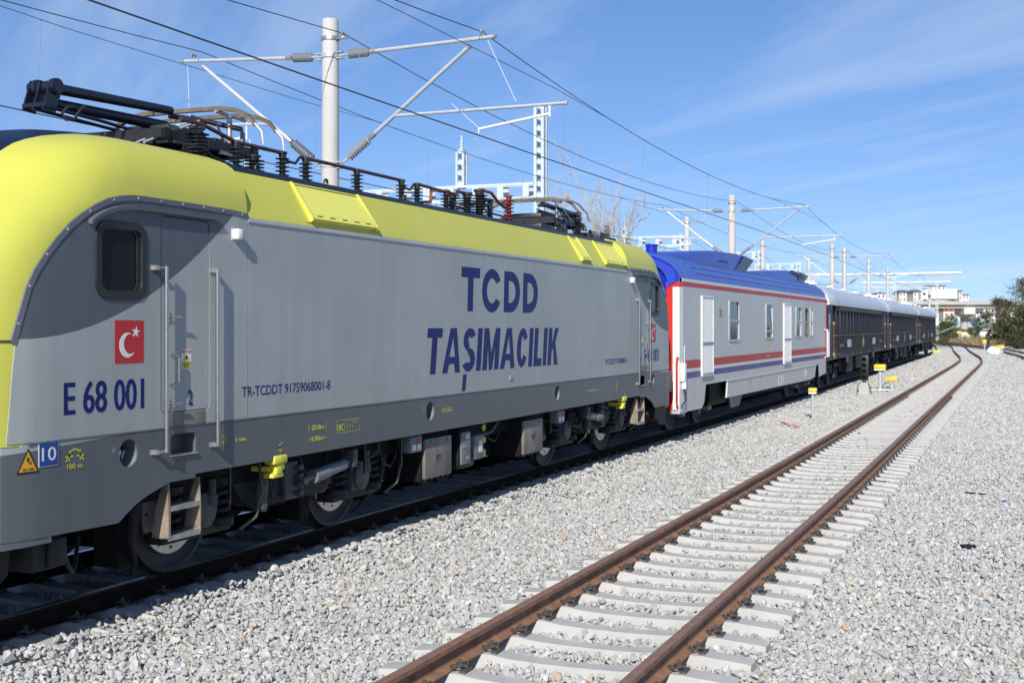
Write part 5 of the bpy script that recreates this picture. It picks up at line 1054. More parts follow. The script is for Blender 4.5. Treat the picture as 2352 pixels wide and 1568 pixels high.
    for y, k in ((-h, .985), (-h + .15, 1), (-e1 - .25, 1), (e1 + .25, 1), (h - .15, 1), (h, .985)):
        rings.append([(x * k, y, z) for x, z in [(1.50, 3.19)] + roof_sec(1.51, 3.235, .80, 18, 2.15) + [(-1.50, 3.19)]])
    mb.loft(rings)
    for i, f in enumerate(mb.f):
        ys = [mb.v[q][1] for q in f]
        if min(ys) >= e1 + .2 or max(ys) <= -e1 - .2: mb.m[i] = 1
    mb.build('roof', [M['wl_roof'], M['wl_roof_end']], r, smooth=32)
    mb = MB(); mb.box((1.46, e0 - .3, 3.20), (1.525, e1 + .3, 3.235)); mb.build('gutter', M['wl_roof_end'], r)
    for y in (-7.2, -2.4, 2.4, 7.2): mb = MB(); mb.lathe((.25, y, 3.98), (0, 0, 1), [(.10, 0), (.10, .12), (.18, .13), (.14, .2), (.02, .22)], 12); mb.build('roof_vent', M['white'], r, smooth=40)
    text('COMPAGNIE INTERNATIONALE DES WAGONS-LITS ET DES GRANDS EXPRESS EUROPÉENS', (-8.4, 8.6, 3.035, 3.165), X + .003, M['gold_paint'], r, hb=(-.012, .012))
    text('3309', (-8.3, -7.1, 1.56, 1.65), X + .003, M['gold_paint'], r, hb=(-.02, .02)); text('20 m', (-8.8, -8.1, 1.24, 1.31), X + .003, M['gold_paint'], r); text('3309', (7.3, 8.6, 1.60, 1.69), X + .003, M['gold_paint'], r, hb=(-.02, .02))
    for y0, y1 in ((-5.8, -4.6), (4.2, 5.3)): mb = MB(); mb.box((X, y0, 1.52), (X + .012, y1, 1.83)); p_ = mb.build('destination_plate', M['galv'], r)
    mb = MB()                                            # gilt crest
    for dy, dz, s in ((0, .22, .16), (-.3, .05, .2), (.3, .05, .2), (0, 0, .26), (-.2, -.16, .18), (.22, -.16, .18), (0, -.24, .12), (0, .34, .08)): mb.lathe((X, dy, 1.68 + dz * .8), (1, 0, 0), [(s * .62, 0), (s * .55, .008), (s * .2, .014), (.01, .012)], 10)
    mb.build('gilt_crest', M['gold'], r, smooth=40)
    mb = MB(); mb.box((-1.1, -6.0, .55), (1.1, 6.0, 1.1)); mb.build('underframe', M['under'], r)
    for y0, y1, z0 in ((-4.6, -2.6, .42), (-1.4, .4, .5), (1.2, 3.8, .40)): mb = MB(); mb.cbox((.75, y0, z0), (1.28, y1, 1.08), .03); mb.build('equipment_box', M['bogie'], r, smooth=30)
    for y in (-5.3, 5.2): mb = MB(); mb.box((1.30, y, .88), (1.34, y + .75, 1.11)); mb.build('data_panel', M['bogie_light'], r)
    for y in (-8.3, 8.3): coach_bogie(r, y, True, .48, 2.5)
    return r
c1 = sleeping_car(); A_ = math.atan(.0138)
labs = ['dark blue sleeping car coupled directly behind the grey service coach', 'dark blue sleeping car in the middle of the three', 'dark blue sleeping car at the tail end of the train']
cs_ = [c1, copy_tree(c1), copy_tree(c1)]
for k, c in enumerate(cs_):
    s = 59.0 + 23.6 * k; c.location = P(s, 8.52 + .0138 * (s - 47), 0); c.rotation_euler = (0, 0, A_); tag(c, labs[k], 'railway coach', 'sleeping cars of the train')
# ---------------------------------------------------------------- overhead line
def rib_ins(mb, a, b, r, n=9, mi=1):
    a, b = Vector(a), Vector(b); l = (b - a).length; prof = [(r * .5, 0)]
    for k in range(n): z = l * (k + .15) / n; prof += [(r * .55, z), (r, z + l * .25 / n), (r, z + l * .4 / n), (r * .55, z + l * .65 / n)]
    prof += [(r * .5, l)]; mb.lathe(a, b - a, prof, 12, mi)
def lerp(a, b, t): return tuple(a[i] + (b[i] - a[i]) * t for i in range(3))
def cantilever(parent, s, Lm, sg, detail=True, reg=True):
    """bracket arm reaching over a track; sg = -1 towards the train, +1 towards the track behind"""
    Q = lambda dl, z: tuple(P(s, Lm + sg * dl, z))
    e = empty('cantilever', (0, 0, 0)); e.parent = parent
    top0, top1 = Q(.17, 7.11), Q(3.12, 7.17 if sg < 0 else 7.28); st0, st1 = Q(.20, 5.19), Q(2.66, 7.03 if sg < 0 else 7.12)
    mb = MB(); mb.tube([lerp(top0, top1, .21), top1], .033, 8); mb.tube([lerp(top0, top1, .0), lerp(top0, top1, .08)], .02, 6); mb.build('top_tube', M['galv'], e, smooth=40)
    mb = MB(); rib_ins(mb, lerp(top0, top1, .07), lerp(top0, top1, .20), .085, 9, 0); mb.build('rod_insulator', M['insulator_grey'], e, smooth=40)
    mb = MB(); mb.tube([lerp(st0, st1, .25), st1], .036, 8); mb.tube([st0, lerp(st0, st1, .08)], .022, 6); mb.build('strut', M['galv'], e, smooth=40)
    mb = MB(); rib_ins(mb, lerp(st0, st1, .07), lerp(st0, st1, .23), .085, 10, 0); mb.build('rod_insulator', M['insulator_grey'], e, smooth=40)
    mb = MB(); x = lerp(top0, top1, .235); mb.tube([lerp(top0, top1, .21), lerp(top0, top1, .25)], .045, 8); mb.tube([lerp(st0, st1, .24), lerp(st0, st1, .28)], .05, 8); mb.lathe(top1, Vector(top1) - Vector(top0), [(.040, 0), (.040, .05)], 8); mb.lathe(st1, Vector(st1) - Vector(st0), [(.043, 0), (.043, .05)], 8); mb.build('clamp', M['steel_dull'], e, smooth=40)
    c = Q(2.92, 7.16 if sg < 0 else 7.26); mb = MB(); mb.tube([c, (c[0], c[1], c[2] + .10)], .03, 6); mb.tube([(c[0], c[1] - .07, c[2] + .11), (c[0], c[1] + .07, c[2] + .11)], .025, 6); mb.build('messenger_clamp', M['steel_dull'], e, smooth=40)
    if reg:
        t = .61 if sg < 0 else .44; r0 = lerp(st0, st1, .43 if sg < 0 else .42)
        if sg < 0: r1, d0, d1 = Q(4.39, 5.985), Q(4.12, 5.83), Q(2.855, 5.655)
        else: r1, d0, d1 = Q(3.25, 6.10), Q(1.75, 5.80), Q(2.75, 5.68)
        mb = MB(); mb.tube([r0, r1], .028, 8); mb.lathe(r1, Vector(r1) - Vector(r0), [(.034, 0), (.034, .04)], 8, 0); mb.build('registration_tube', M['galv'], e, smooth=40)
        mb = MB(); mb.tube([d0, d1], .022, 6); mb.tube([d1, (d1[0], d1[1], d1[2] - .07)], .012, 6); u = (d0[0], d0[1], r1[2] + (.0 if sg < 0 else -.03)); mb.tube([d0, (d0[0] , d0[1], d0[2] - .05), u], .018, 6); mb.build('steady_arm', M['white'], e, smooth=40)
        if detail:
            mb = MB(); mb.tube([Q(3.02, 7.12), Q(3.53, 6.07)] if sg < 0 else [Q(3.05, 7.2), Q(3.0, 6.12)], .005, 4); mb.build('hanger_wire', M['white'], e)
            if sg < 0: mb = MB(); mb.tube([Q(2.35, 6.12), Q(2.855, 5.68)], .005, 4); mb.build('hanger_wire', M['white'], e)
    return e
def mast(s, L, label, ztop=7.75, arms=(-1, 1), detail=True, reg=True, group='catenary masts between the two tracks', r=.155):
    m = empty('catenary_mast', P(0, 0, 0), label=label, cat='catenary mast', group=group)
    mb = MB(); n = 18; mb.lathe(P(s, L, -.5), (0, 0, 1), [(r * 1.12, 0), (r * .92, ztop + .5 - .03), (r * .88, ztop + .5)], n); mb.build('pole', M['concrete_pole'], m, smooth=40)
    for a in arms: cantilever(m, s, L, a, detail, reg)
    if arms:
        mb = MB()
        for z in (7.11, 5.19): mb.lathe(P(s, L, z - .04), (0, 0, 1), [(r * 1.0, 0), (r * 1.06, .0), (r * 1.06, .08), (r * 1.0, .08)], 16); mb.box(P(s - .05, L - .26, z - .06), P(s + .05, L + .26, z - .045)); mb.box(P(s - .05, L - .26, z + .045), P(s + .05, L + .26, z + .06))
        mb.build('collar', M['galv'], m, smooth=40)
    mb = MB(); z = ztop - .30; mb.lathe(P(s, L, z - .07), (0, 0, 1), [(r, 0), (r * 1.06, 0), (r * 1.06, .06), (r, .06)], 16); mb.box(P(s - .05, L - .14, z - .06), P(s + .05, L - .34, z - .045)); mb.tube([P(s, L - .25, z - .05), P(s, L - .25, z + .04)], .03, 8); mb.tube([P(s - .06, L - .25, z + .03), P(s + .06, L - .25, z + .03)], .03, 6); mb.build('earth_wire_bracket', M['steel_dull'], m, smooth=40)
    return m
mast(18.85, 11.375, 'concrete catenary mast with twin bracket arms rising behind the locomotive', group=None)
mast(50.4, 11.40, 'concrete catenary mast with twin bracket arms rising behind the blue roof', detail=False, group=None)
mast(86.9, 11.9, 'concrete catenary mast with twin bracket arms behind the first sleeping car', detail=False, group=None)
mast(119, 12.4, 'concrete catenary mast with bracket arms behind the last sleeping car', detail=False, group=None)
mast(83.7, 12.25, 'plain concrete catenary mast beside the mast behind the first sleeping car', 7.85, (), group='plain concrete masts behind the train')
mast(105, 12.45, 'plain concrete catenary mast behind the second sleeping car', 7.85, (), group='plain concrete masts behind the train')
for s, L, z, lb in ((64.5, 17.0, 8.2, 'concrete mast with side bracket behind the front roof pod'), (86, 17.3, 8.3, 'concrete mast with side bracket behind the rear end of the blue roof'), (107.2, 17.6, 8.3, 'concrete mast with side bracket beyond the rear roof pod')):
    m = mast(s, L, lb, z, (), group='concrete masts beyond the second track')
    mb = MB(); mb.tube([P(s, L - .15, z - .28), P(s, L - 1.0, z - .22)], .03, 6); mb.tube([P(s, L - .12, z - .8), P(s, L - .8, z - .25)], .025, 6); mb.tube([P(s, L - .95, z - .22), P(s, L - 1.05, z + .35)], .03, 6); mb.build('side_bracket', M['galv'], m, smooth=40)
    mb = MB(); mb.tube([P(s, L - .2, z - 1.1), P(s, L - .9, z - 2.3)], .012, 6); mb.build('tension_link', M['steel_dull'], m)
    mb = MB(); mb.tube([P(s, L - .1, z - 2.5), P(s - .6, L - 3.4, z - 2.15)], .04, 8); mb.tube([P(s, L - 3.2, z - 3.0), P(s + .2, L - .6, z - 2.75)], .028, 6); mb.build('cross_arm', M['galv'], m, smooth=40)
for s, L, z, lb in ((196, 14.4, 8.3, 'tall concrete mast standing just past the tail of the train'),):
    m = mast(s, L, lb, z, (), group=None, r=.2); mb = MB(); mb.box(P(s - .1, L - .3, 2.6), P(s + .2, L - 1.3, 4.3)); mb.build('cabinet', M['white'], m)
    mb = MB(); mb.tube([P(s, L - .2, .9), P(s, L - 3.6, 2.4)], .06, 6); mb.build('stay', M['galv'], m)
    mb = MB(); mb.tube([P(s, L, 8.2), P(s, L + 9.5, 8.3)], .07, 6); mb.build('cross_arm', M['white'], m)

# lattice gantries over the sidings behind
def lattice(mb, a, b, w_, post, step):
    """battened lattice column from a to b"""
    a, b = Vector(a), Vector(b); l = (b - a).length
    for dx in (-1, 1):
        for dy in (-1, 1): mb.box((a.x + dx * w_ / 2 - post / 2, a.y + dy * w_ / 2 - post / 2, a.z), (a.x + dx * w_ / 2 + post / 2, a.y + dy * w_ / 2 + post / 2, b.z))
    z = a.z
    while z < b.z:
        for d in (-1, 1):
            mb.box((a.x - w_ / 2 + post / 2, a.y + d * w_ / 2 - .008, z), (a.x + w_ / 2 - post / 2, a.y + d * w_ / 2 + .008, z + step * .38)); mb.box((a.x + d * w_ / 2 - .008, a.y - w_ / 2 + post / 2, z), (a.x + d * w_ / 2 + .008, a.y + w_ / 2 - post / 2, z + step * .38))
        z += step
def gantry(s, L0, L1, label, col=10.66, stubs=(), z0=7.19, z1=7.82):
    g = empty('lattice_gantry', (0, 0, 0), label=label, cat='gantry', group='lattice gantries over the sidings')
    mb = MB(); lattice(mb, P(s, L0, -.3), P(s, L0, col), .30, .11, .42); mb.build('lattice_column', M['lattice'], g)
    mb = MB(); lattice(mb, P(s, L1, -.3), P(s, L1, z1), .30, .11, .42); mb.build('lattice_column', M['lattice'], g)
    for z in (z0, z1 - .09):
        for d in (-.22, .22): mb = MB(); mb.box(P(s + d - .05, L0 + .2, z), P(s + d + .05, L1, z + .09)); mb.build('beam_chord', M['lattice'], g)
    pm = MB(); pm.box((-.13, -.012, z0 + .09), (.13, .012, z1 - .09)); pm.box((-.012, -.012, z0), (.012, .44, z0 + .05)); pme = pm.mesh(M['lattice'])
    L = L0 + .5
    while L < L1:
        for d in (-.22, .22): o = link('beam_batten', pme, g); o.location = (-L, s + d * 1.25, 0)
        L += 1.05
    for Ls, zt_ in stubs:
        mb = MB(); lattice(mb, P(s, Ls, z1), P(s, Ls, zt_), .28, .08, .42); mb.lathe(P(s, Ls, zt_), (0, 0, 1), [(.07, 0), (.07, .1), (.05, .1), (.09, .2), (.05, .24), (.09, .32), (.05, .36), (.09, .44), (.03, .5), (.03, .7)], 10); mb.build('insulator_post', M['lattice'], g, smooth=30)
    return g
gantry(43.75, 17.2, 41, 'white lattice gantry nearest to the tall mast behind the locomotive', stubs=((20.5, 9.1), (30.3, 9.5)))
gantry(72.5, 19.3, 40, 'white lattice gantry behind the join of locomotive and service coach', 7.9, ((23, 8.4),))
gantry(90, 18.2, 36, 'white lattice gantry showing between the two blue roof pods', 7.9)
gantry(108, 18.6, 36, 'white lattice gantry behind the rear blue roof pod', 7.9)
for s, L0, Lr, z, lb in ((191, 18.9, 9.6, 10.2, 'lattice mast with long white boom behind the middle sleeping car'), (250, 17.0, 14.5, 10.9, 'lattice mast with long white boom beyond the tail of the train')):
    g = empty('lattice_mast', (0, 0, 0), label=lb, cat='gantry'); mb = MB(); lattice(mb, P(s, L0, -.3), P(s, L0, z), .36, .12, .5); mb.build('lattice_column', M['lattice'], g)
    mb = MB(); mb.tube([P(s, Lr, z - .05), P(s, L0 + 14, z - .05)], .19, 8); mb.build('boom', M['white'], g, smooth=40)

# wires: contact wire, messenger, stitch wires and droppers for both tracks
def catenary(label, base, mst, zc, zm, sag):
    e = empty('catenary_wires', (0, 0, 0), label=label, cat='overhead wires')
    LC = lambda s: base(s)[0]
    ss_ = list(np.arange(-13, 151.1, 2.0)); off = lambda s: .12 * math.sin((s - 18.85) / 32 * math.pi + math.pi / 2)
    W = lambda nm, pts, r, m='wire': (lambda mb: (mb.tube(pts, r, 5, caps=False), mb.build(nm, M[m], e, smooth=60)))(MB())
    W('contact_wire', [P(s, LC(s) + off(s) * .6, zc) for s in ss_], .0105)
    def zmess(s):
        for a, b in zip(mst[:-1], mst[1:]):
            if a <= s <= b: t = (s - a) / (b - a); return zm - sag * 4 * t * (1 - t)
        return zm
    W('messenger_wire', [P(s, LC(s) - .06, zmess(s)) for s in sorted(ss_ + [m_ for m_ in mst if m_ < 150])], .0085)
    for m_ in mst[1:-1]:
        W('stitch_wire', [P(m_ - 6.5, LC(m_) - .06, zmess(m_ - 6.5)), P(m_ - 3.4, LC(m_) - .05, zm - .33), P(m_ + 3.4, LC(m_) - .05, zm - .33), P(m_ + 6.5, LC(m_) - .06, zmess(m_ + 6.5))], .006)
        for d in (-4, 4): W('dropper', [P(m_ + d, LC(m_) - .05, zm - .32), P(m_ + d, LC(m_), zc)], .0045, 'wire_grey')
    s = -9
    while s < 118:
        if min(abs(s - m_) for m_ in mst) > 6.6: W('dropper', [P(s, LC(s) - .06, zmess(s)), P(s, LC(s) + off(s) * .6, zc)], .0045, 'wire_grey')
        s += 6.2
    return e
catenary('overhead wires and droppers strung above the train', pathT, [-13.5, 18.85, 50.4, 86.9, 119, 151], 5.58, 7.27, .62)
catenary('overhead wires and droppers above the track behind the train', pathL, [-13.5, 18.85, 50.4, 86.9, 119, 151], 5.67, 7.42, .42)
mb = MB(); pts_ = []
for a, b in ((-13.5, 18.85), (18.85, 50.4), (50.4, 86.9), (86.9, 119)):
    for k in range(10): t = k / 10; s = a + (b - a) * t; pts_.append(P(s, pathT(s)[0] + 2.61, 7.49 - 4 * t * (1 - t) * .62))
mb.tube(pts_, .0085, 5, caps=False); mb.build('earth_wire', M['wire'], smooth=60, label='single earth wire carried on the mast tops behind the train', cat='overhead wires')
for k, (a, b, lb) in enumerate((((64.5, 16.8, 7.1), (119, 12.8, 5.9), 'slack feeder wire leaving the mast behind the front roof pod'), ((64.5, 16.8, 7.0), (107, 17.4, 6.6), 'slack feeder wire between the masts beyond the second track'), ((86, 17.1, 7.2), (130, 16.8, 6.9), 'slack feeder wire leaving the mast behind the rear of the blue roof'))):
    mb = MB(); mb.tube([P(*(lerp(a, b, t)[:2]), lerp(a, b, t)[2] - 4 * t * (1 - t) * 1.0) for t in [i / 12 for i in range(13)]], .012, 5, caps=False); mb.build('feeder_wire', M['wire_grey'], smooth=60, label=lb, cat='overhead wires')

# ---------------------------------------------------------------- trackside equipment
def gpost(name, s, L, h, box_, label, cat='marker post', group=None, r=.045, z0=None):
    g = gz(s, L) if z0 is None else z0; o = empty(name, P(s, L, g), label=label, cat=cat, group=group)
    mb = MB(); mb.lathe((0, 0, -.15), (0, 0, 1), [(r, 0), (r, h + .15)], 14); mb.build('pipe', M['galv'], o, smooth=40)
    mb = MB(); w_, d_, hh = box_; mb.cbox((-w_ / 2, -d_ / 2, h + .02), (w_ / 2, d_ / 2, h + hh), .03); mb.build('yellow_cap', M['post_yellow'], o, smooth=30)
    mb = MB(); mb.box((-w_ / 2 + .01, -d_ / 2 + .01, h - .03), (w_ / 2 - .01, d_ / 2 - .01, h + .02)); mb.build('cap_base', M['white'], o)
    return o
gpost('cable_post', 36.8, 5.94, .80, (.24, .2, .14), 'slim galvanised post with small yellow cap beside the service coach', r=.04)
b = gpost('junction_box_post', 53.2, 5.85, .90, (.46, .34, .22), 'thick galvanised post with wide yellow box beside the ground signal', 'junction box', r=.07)
mb = MB(); mb.box((-.55, -.25, .06), (.42, .25, .10)); mb.build('base_plate', M['white'], b)
for x in (-.45, .3): mb = MB(); mb.tube([(x, -.1, -.15), (x, -.1, .06)], .02, 6); mb.build('stand', M['galv'], b)
o = empty('junction_box', P(53.9, 5.45, gz(53.9, 5.45)), label='low yellow box on a grey stub next to the thick post', cat='junction box')
mb = MB(); mb.lathe((0, 0, -.1), (0, 0, 1), [(.10, 0), (.10, .30), (.09, .30), (.09, .40)], 14); mb.build('stub', M['galv'], o, smooth=40)
mb = MB(); mb.cbox((-.24, -.17, .40), (.24, .17, .58), .04); mb.build('lid', M['post_yellow'], o, smooth=30)
mb = MB(); mb.tube([(-.1, 0, .35), (-.3, .05, .3), (-.4, .05, .1), (-.35, 0, -.05)], .018, 6); mb.build('cable', M['hose'], o, smooth=50)
s, L = 51.1, 6.22; o = empty('ground_signal', P(s, L, gz(s, L)), rz=0, label='black ground signal on a pale concrete foot', cat='railway signal')
mb = MB(); mb.loft([[(-.25, -.2, -.1), (.25, -.2, -.1), (.25, .2, -.1), (-.25, .2, -.1)], [(-.22, -.18, .05), (.22, -.18, .05), (.22, .18, .05), (-.22, .18, .05)], [(-.15, -.14, .52), (.15, -.14, .52), (.15, .14, .52), (-.15, .14, .52)]]); mb.build('concrete_foot', M['concrete'], o)
mb = MB(); mb.lathe((0, 0, .5), (0, 0, 1), [(.09, 0), (.06, .12)], 12); mb.build('stem', M['rubber'], o, smooth=40)
mb = MB(); mb.cbox((-.15, -.06, .60), (.15, .12, 1.60), .02); hd = mb.build('signal_head', M['rubber'], o, smooth=30)
for k in range(4):
    mb = MB(); n = 12; c = Vector((0, -.06, .74 + .235 * k)); a = [c + Vector((.10 * math.cos(t), 0, .10 * math.sin(t))) for t in [-.5 + (math.pi + 1.0) * i / n for i in range(n + 1)]]
    mb.add(a + [p + Vector((0, -.13, -.02)) for p in a] + [p + Vector((p.x * -.1, -.13, -.008 - .02)) for p in a], [(i, i + 1, n + 2 + i, n + 1 + i) for i in range(n)] + [(n + 1 + i, n + 2 + i, 2 * n + 3 + i, 2 * n + 2 + i) for i in range(n)]); mb.build('hood', M['black_metal'], hd, smooth=50)
    mb = MB(); mb.lathe(c, (0, -1, 0), [(.085, 0), (.08, .01), (.01, .02)], 14); mb.build('lens', M['glass_dark'], hd, smooth=40)
mb = MB(); mb.tube([(-.1, -.1, .55), (-.2, -.15, .5), (-.24, -.2, .3), (-.26, -.2, -.05)], .015, 6); mb.tube([(.12, -.1, .55), (.22, -.12, .4), (.3, -.2, .05), (.35, -.2, -.05)], .015, 6); mb.build('cable', M['hose'], o, smooth=50)
gpost('marker_board', 107.3, 2.45, .95, (.55, .2, .24), 'yellow box on twin galvanised legs beside the white sack', group=None, r=.06)
gpost('slim_post', 115.8, 3.1, .85, (.2, .2, .16), 'thin post with small yellow cap in front of the white sack', r=.03)
gpost('dark_post', 137.8, 4.7, .95, (.34, .3, .34), 'dark post with yellow box where the far tracks meet', r=.07)
o = empty('dwarf_signal', P(139, 4.35, gz(139, 4.35)), label='small black dwarf signal beside the dark yellow-boxed post', cat='railway signal'); mb = MB(); mb.cbox((-.15, -.1, .4), (.15, .1, 1.65), .03); mb.build('head', M['rubber'], o); mb = MB(); mb.lathe((0, 0, -.1), (0, 0, 1), [(.1, 0), (.06, .5)], 10); mb.build('stem', M['rubber'], o); mb = MB(); mb.tube([(-.1, .1, 1.6), (-.1, .1, 3.4)], .02, 5); mb.build('whip', M['rubber'], o)
CZ = lambda x, y, Z: P((x - 1620) / 3928.8 * Z * .3873 + Z * .92196, -(x - 1620) / 3928.8 * Z * .92196 + Z * .3873, 2.37 - (y - 1033.2) / 3928.8 * Z)
def far_post(x, Z, lb, h, bw): p = CZ(x, 1100, Z); gpost('far_post', p.y, -p.x, h, (bw, .3, .35), lb, r=.08, group='yellow capped posts beyond the far track')
far_post(3035, 205, 'tall broad yellow capped post at the left end of the pale shed', 1.5, .7); far_post(3063, 208, 'low broad yellow capped post at the right end of the pale shed', .9, .5); far_post(3042, 203, 'narrow yellow capped post close beside the tall broad one', 1.35, .25)
# track buffer lamp, slabs, sack, litter
def blob(name, s, L, size, m, label, cat, seed=1, g=None, n=10):
    rnd = random.Random(seed); bm = bmesh.new(); bmesh.ops.create_icosphere(bm, subdivisions=3, radius=1)
    for v in bm.verts:
        d = 1 + .10 * math.sin(v.co.x * 5 + seed) * math.cos(v.co.y * 6) + .06 * math.sin(v.co.z * 11 + v.co.x * 7); v.co = Vector((v.co.x * size[0] * d, v.co.y * size[1] * d, max(v.co.z, -.55) * size[2] * d + size[2] * .5))
    me = bpy.data.meshes.new(name); bm.to_mesh(me); bm.free(); me.polygons.foreach_set('use_smooth', [True] * len(me.polygons)); me.materials.append(M[m]); o = link(name, me, label=label, cat=cat); o.location = P(s, L, (gz(s, L) if g is None else g)); return o
blob('white_sack', 126, 3.45, (.72, .6, .55), 'white', 'bulging white bulk sack standing between the far tracks', 'sack', 3)
def slab(name, s, L, z, size, rz, m, label, cat='debris'):
    mb = MB(); mb.cbox((-size[0] / 2, -size[1] / 2, 0), (size[0] / 2, size[1] / 2, size[2]), min(size) * .3); o = mb.build(name, M[m], label=label, cat=cat); o.location = P(s, L, gz(s, L) + z); o.rotation_euler = (0, 0, rz); return o
slab('white_slab', 127.8, 6.3, .02, (1.0, 3.0, .08), .1, 'white', 'flat white slab lying between the rails of the curve')
slab('yellow_lamp_box', 128, 8.75, .02, (.75, .5, .32), .2, 'post_yellow', 'yellow box lying on the ballast past the tail of the train', 'junction box')
slab('cable_cover', 66, 5.6, .03, (.5, .25, .04), .5, 'white_dirty', 'pale cable cover dropped on the ballast beside the sleeping car')
def ribbon(name, pts, w_, m, label, cat='debris'):
    mb = MB(); vs = []
    for i, (s, L, z) in enumerate(pts):
        c = P(s, L, gz(s, L) + z); t = Vector((-(pts[min(i + 1, len(pts) - 1)][1] - pts[max(i - 1, 0)][1]), pts[min(i + 1, len(pts) - 1)][0] - pts[max(i - 1, 0)][0], 0)).normalized(); n = Vector((-t.y, t.x, .35 * math.sin(i * 2.1))) * w_ / 2; vs += [c + n, c - n, c + n + Vector((0, 0, .004)), c - n + Vector((0, 0, .004))]
    k = len(pts); mb.add(vs, [f for i in range(k - 1) for f in ((4*i, 4*i+1, 4*i+5, 4*i+4), (4*i+2, 4*i+6, 4*i+7, 4*i+3), (4*i, 4*i+4, 4*i+6, 4*i+2), (4*i+1, 4*i+3, 4*i+7, 4*i+5))]); return mb.build(name, M[m], label=label, cat=cat)
M['tape_orange'] = mat('tape_orange', (.75, .13, .04), .5); M['litter_blue'] = mat('litter_blue', (.03, .09, .45), .5)
ribbon('plastic_tape', [(33.9, 6.32, .06), (33.6, 6.2, .075), (33.4, 6.05, .06), (33.3, 5.9, .08), (33.1, 5.7, .06)], .07, 'tape_orange', 'torn orange plastic tape lying on the ballast')
ribbon('plastic_strap', [(7.85, 7.28, .07), (8.0, 7.2, .085), (8.15, 7.22, .07), (8.3, 7.1, .08), (8.5, 7.0, .06)], .022, 'white', 'crumpled white plastic strap on the ballast under the locomotive', 'plastic strip')
ribbon('plastic_strap', [(9.6, 6.72, .055), (9.75, 6.7, .07), (9.95, 6.65, .06)], .018, 'white', 'short white plastic strip alone on the ballast near the train', 'plastic strip')
slab('black_rag', 15.75, .72, .03, (.16, .12, .035), .7, 'rubber', 'small black scrap lying on the ballast by the empty track', 'litter')
slab('rubber_strip', 21.3, .85, .04, (.35, .07, .02), -.4, 'rubber', 'thin black rubber strip lying on the ballast', 'litter')
slab('sleeper_scrap', 21.2, 2.35, .09, (.22, .05, .02), .2, 'rubber', 'dark scrap lying on a sleeper end beside the rail', 'litter')
for i, (s, L) in enumerate(((29.8, 1.2), (20.2, .4), (31, 3.9), (33.5, 6.9), (27.6, 3.5))): slab('blue_litter', s, L, .06, (.06, .05, .02), i, 'litter_blue', 'tiny bright blue plastic scrap on the ballast', 'litter')['group'] = 'blue plastic scraps'

# ---------------------------------------------------------------- viaduct, buildings, sheds
Zv = 400
vd = empty('viaduct', (0, 0, 0), label='concrete road viaduct on a hammerhead pier beyond the trees', cat='viaduct')
RT = Vector((.92196, .3873, 0)); FW = Vector((-.3873, .92196, 0))      # across the view, and away
MV = Matrix(((RT.x, FW.x, 0, 0), (RT.y, FW.y, 0, 0), (0, 0, 1, 0), (0, 0, 0, 1)))
def vbox(name, x0, x1, y0, y1, d0, d1, m, parent, Z=Zv, e=0):
    k = Z / 3928.8; mb = MB(); a = ((x0 - 1620) * k, Z + d0, 2.37 - (y1 - 1033.2) * k); b = ((x1 - 1620) * k, Z + d1, 2.37 - (y0 - 1033.2) * k)
    (mb.cbox(a, b, e, 0, MV) if e else mb.box(a, b, 0, MV)); return mb.build(name, M[m], parent)
M['girder'] = mat('girder', (.52, .47, .40), .9, var=.1, vs=.3)
vbox('deck_slab', 2780, 3420, 961, 964, -1.2, 9, 'concrete', vd); vbox('girder', 2780, 3420, 964, 974.5, 0, 8, 'girder', vd)
x = 2783
while x < 3410: vbox('parapet_panel', x, x + 29.3, 952.5, 961, -1.0, -.7, 'concrete', vd); x += 29.6
x = 2800
while x < 3260: vbox('fence_post', x, x + 1.0, 940, 952.5, -.9, -.8, 'galv', vd); x += 15.5
for y in (940.5, 946): vbox('fence_rail', 2790, 3260, y, y + .6, -.88, -.82, 'galv', vd)
k = Zv / 3928.8; mb = MB(); c = MV @ Vector(((3065 - 1620) * k, Zv + 4, 0)); mb.lathe((c.x, c.y, 0), (0, 0, 1), [(1.25, -1), (1.2, 5.5)], 20); mb.build('pier', M['concrete'], vd, smooth=40)
mb = MB(); z0, z1, z2 = 5.4, 6.4, 8.5; mb.loft([[MV @ Vector(((3065 - 1620) * k + dx, Zv + dy, z)) for dx, dy in ((-w_, -d_), (w_, -d_), (w_, d_ + 7), (-w_, d_ + 7))] for w_, d_, z in ((1.2, -2.6, z0), (1.75, 1.0, z1), (1.75, 1.0, z2))]); mb.build('pier_cap', M['white_dirty'], vd)
tk = empty('box_truck', (0, 0, 0), label='white box truck driving across the viaduct', cat='truck')
vbox('cargo_box', 2946, 3033.5, 914, 945, 1.2, 3.6, 'white', tk, e=.06)
mb = MB(); q = [(2918, 949), (2918, 930), (2926, 921), (2936, 914.5), (2945, 914), (2945, 949)]; mb.add([MV @ Vector(((x - 1620) * k, Zv + d, 2.37 - (y - 1033.2) * k)) for d in (1.3, 3.5) for x, y in q], [tuple(range(6)), tuple(range(11, 5, -1))] + [(i, (i + 1) % 6, (i + 1) % 6 + 6, i + 6) for i in range(6)]); mb.build('cab', M['white'], tk)
vbox('cab_window', 2924, 2933, 926.5, 933, 1.28, 1.3, 'glass_smoke', tk)
for x in (2930, 2965, 3010, 3022): mb = MB(); p = MV @ Vector(((x - 1620) * k, Zv + 1.2, 2.37 - (950 - 1033.2) * k)); mb.lathe(p, -FW, [(.5, -.1), (.5, .2), (.3, .22)], 16); mb.build('wheel', M['rubber'], tk, smooth=40)
vbox('chassis', 2922, 3030, 945, 949, 1.4, 3.4, 'rubber', tk)
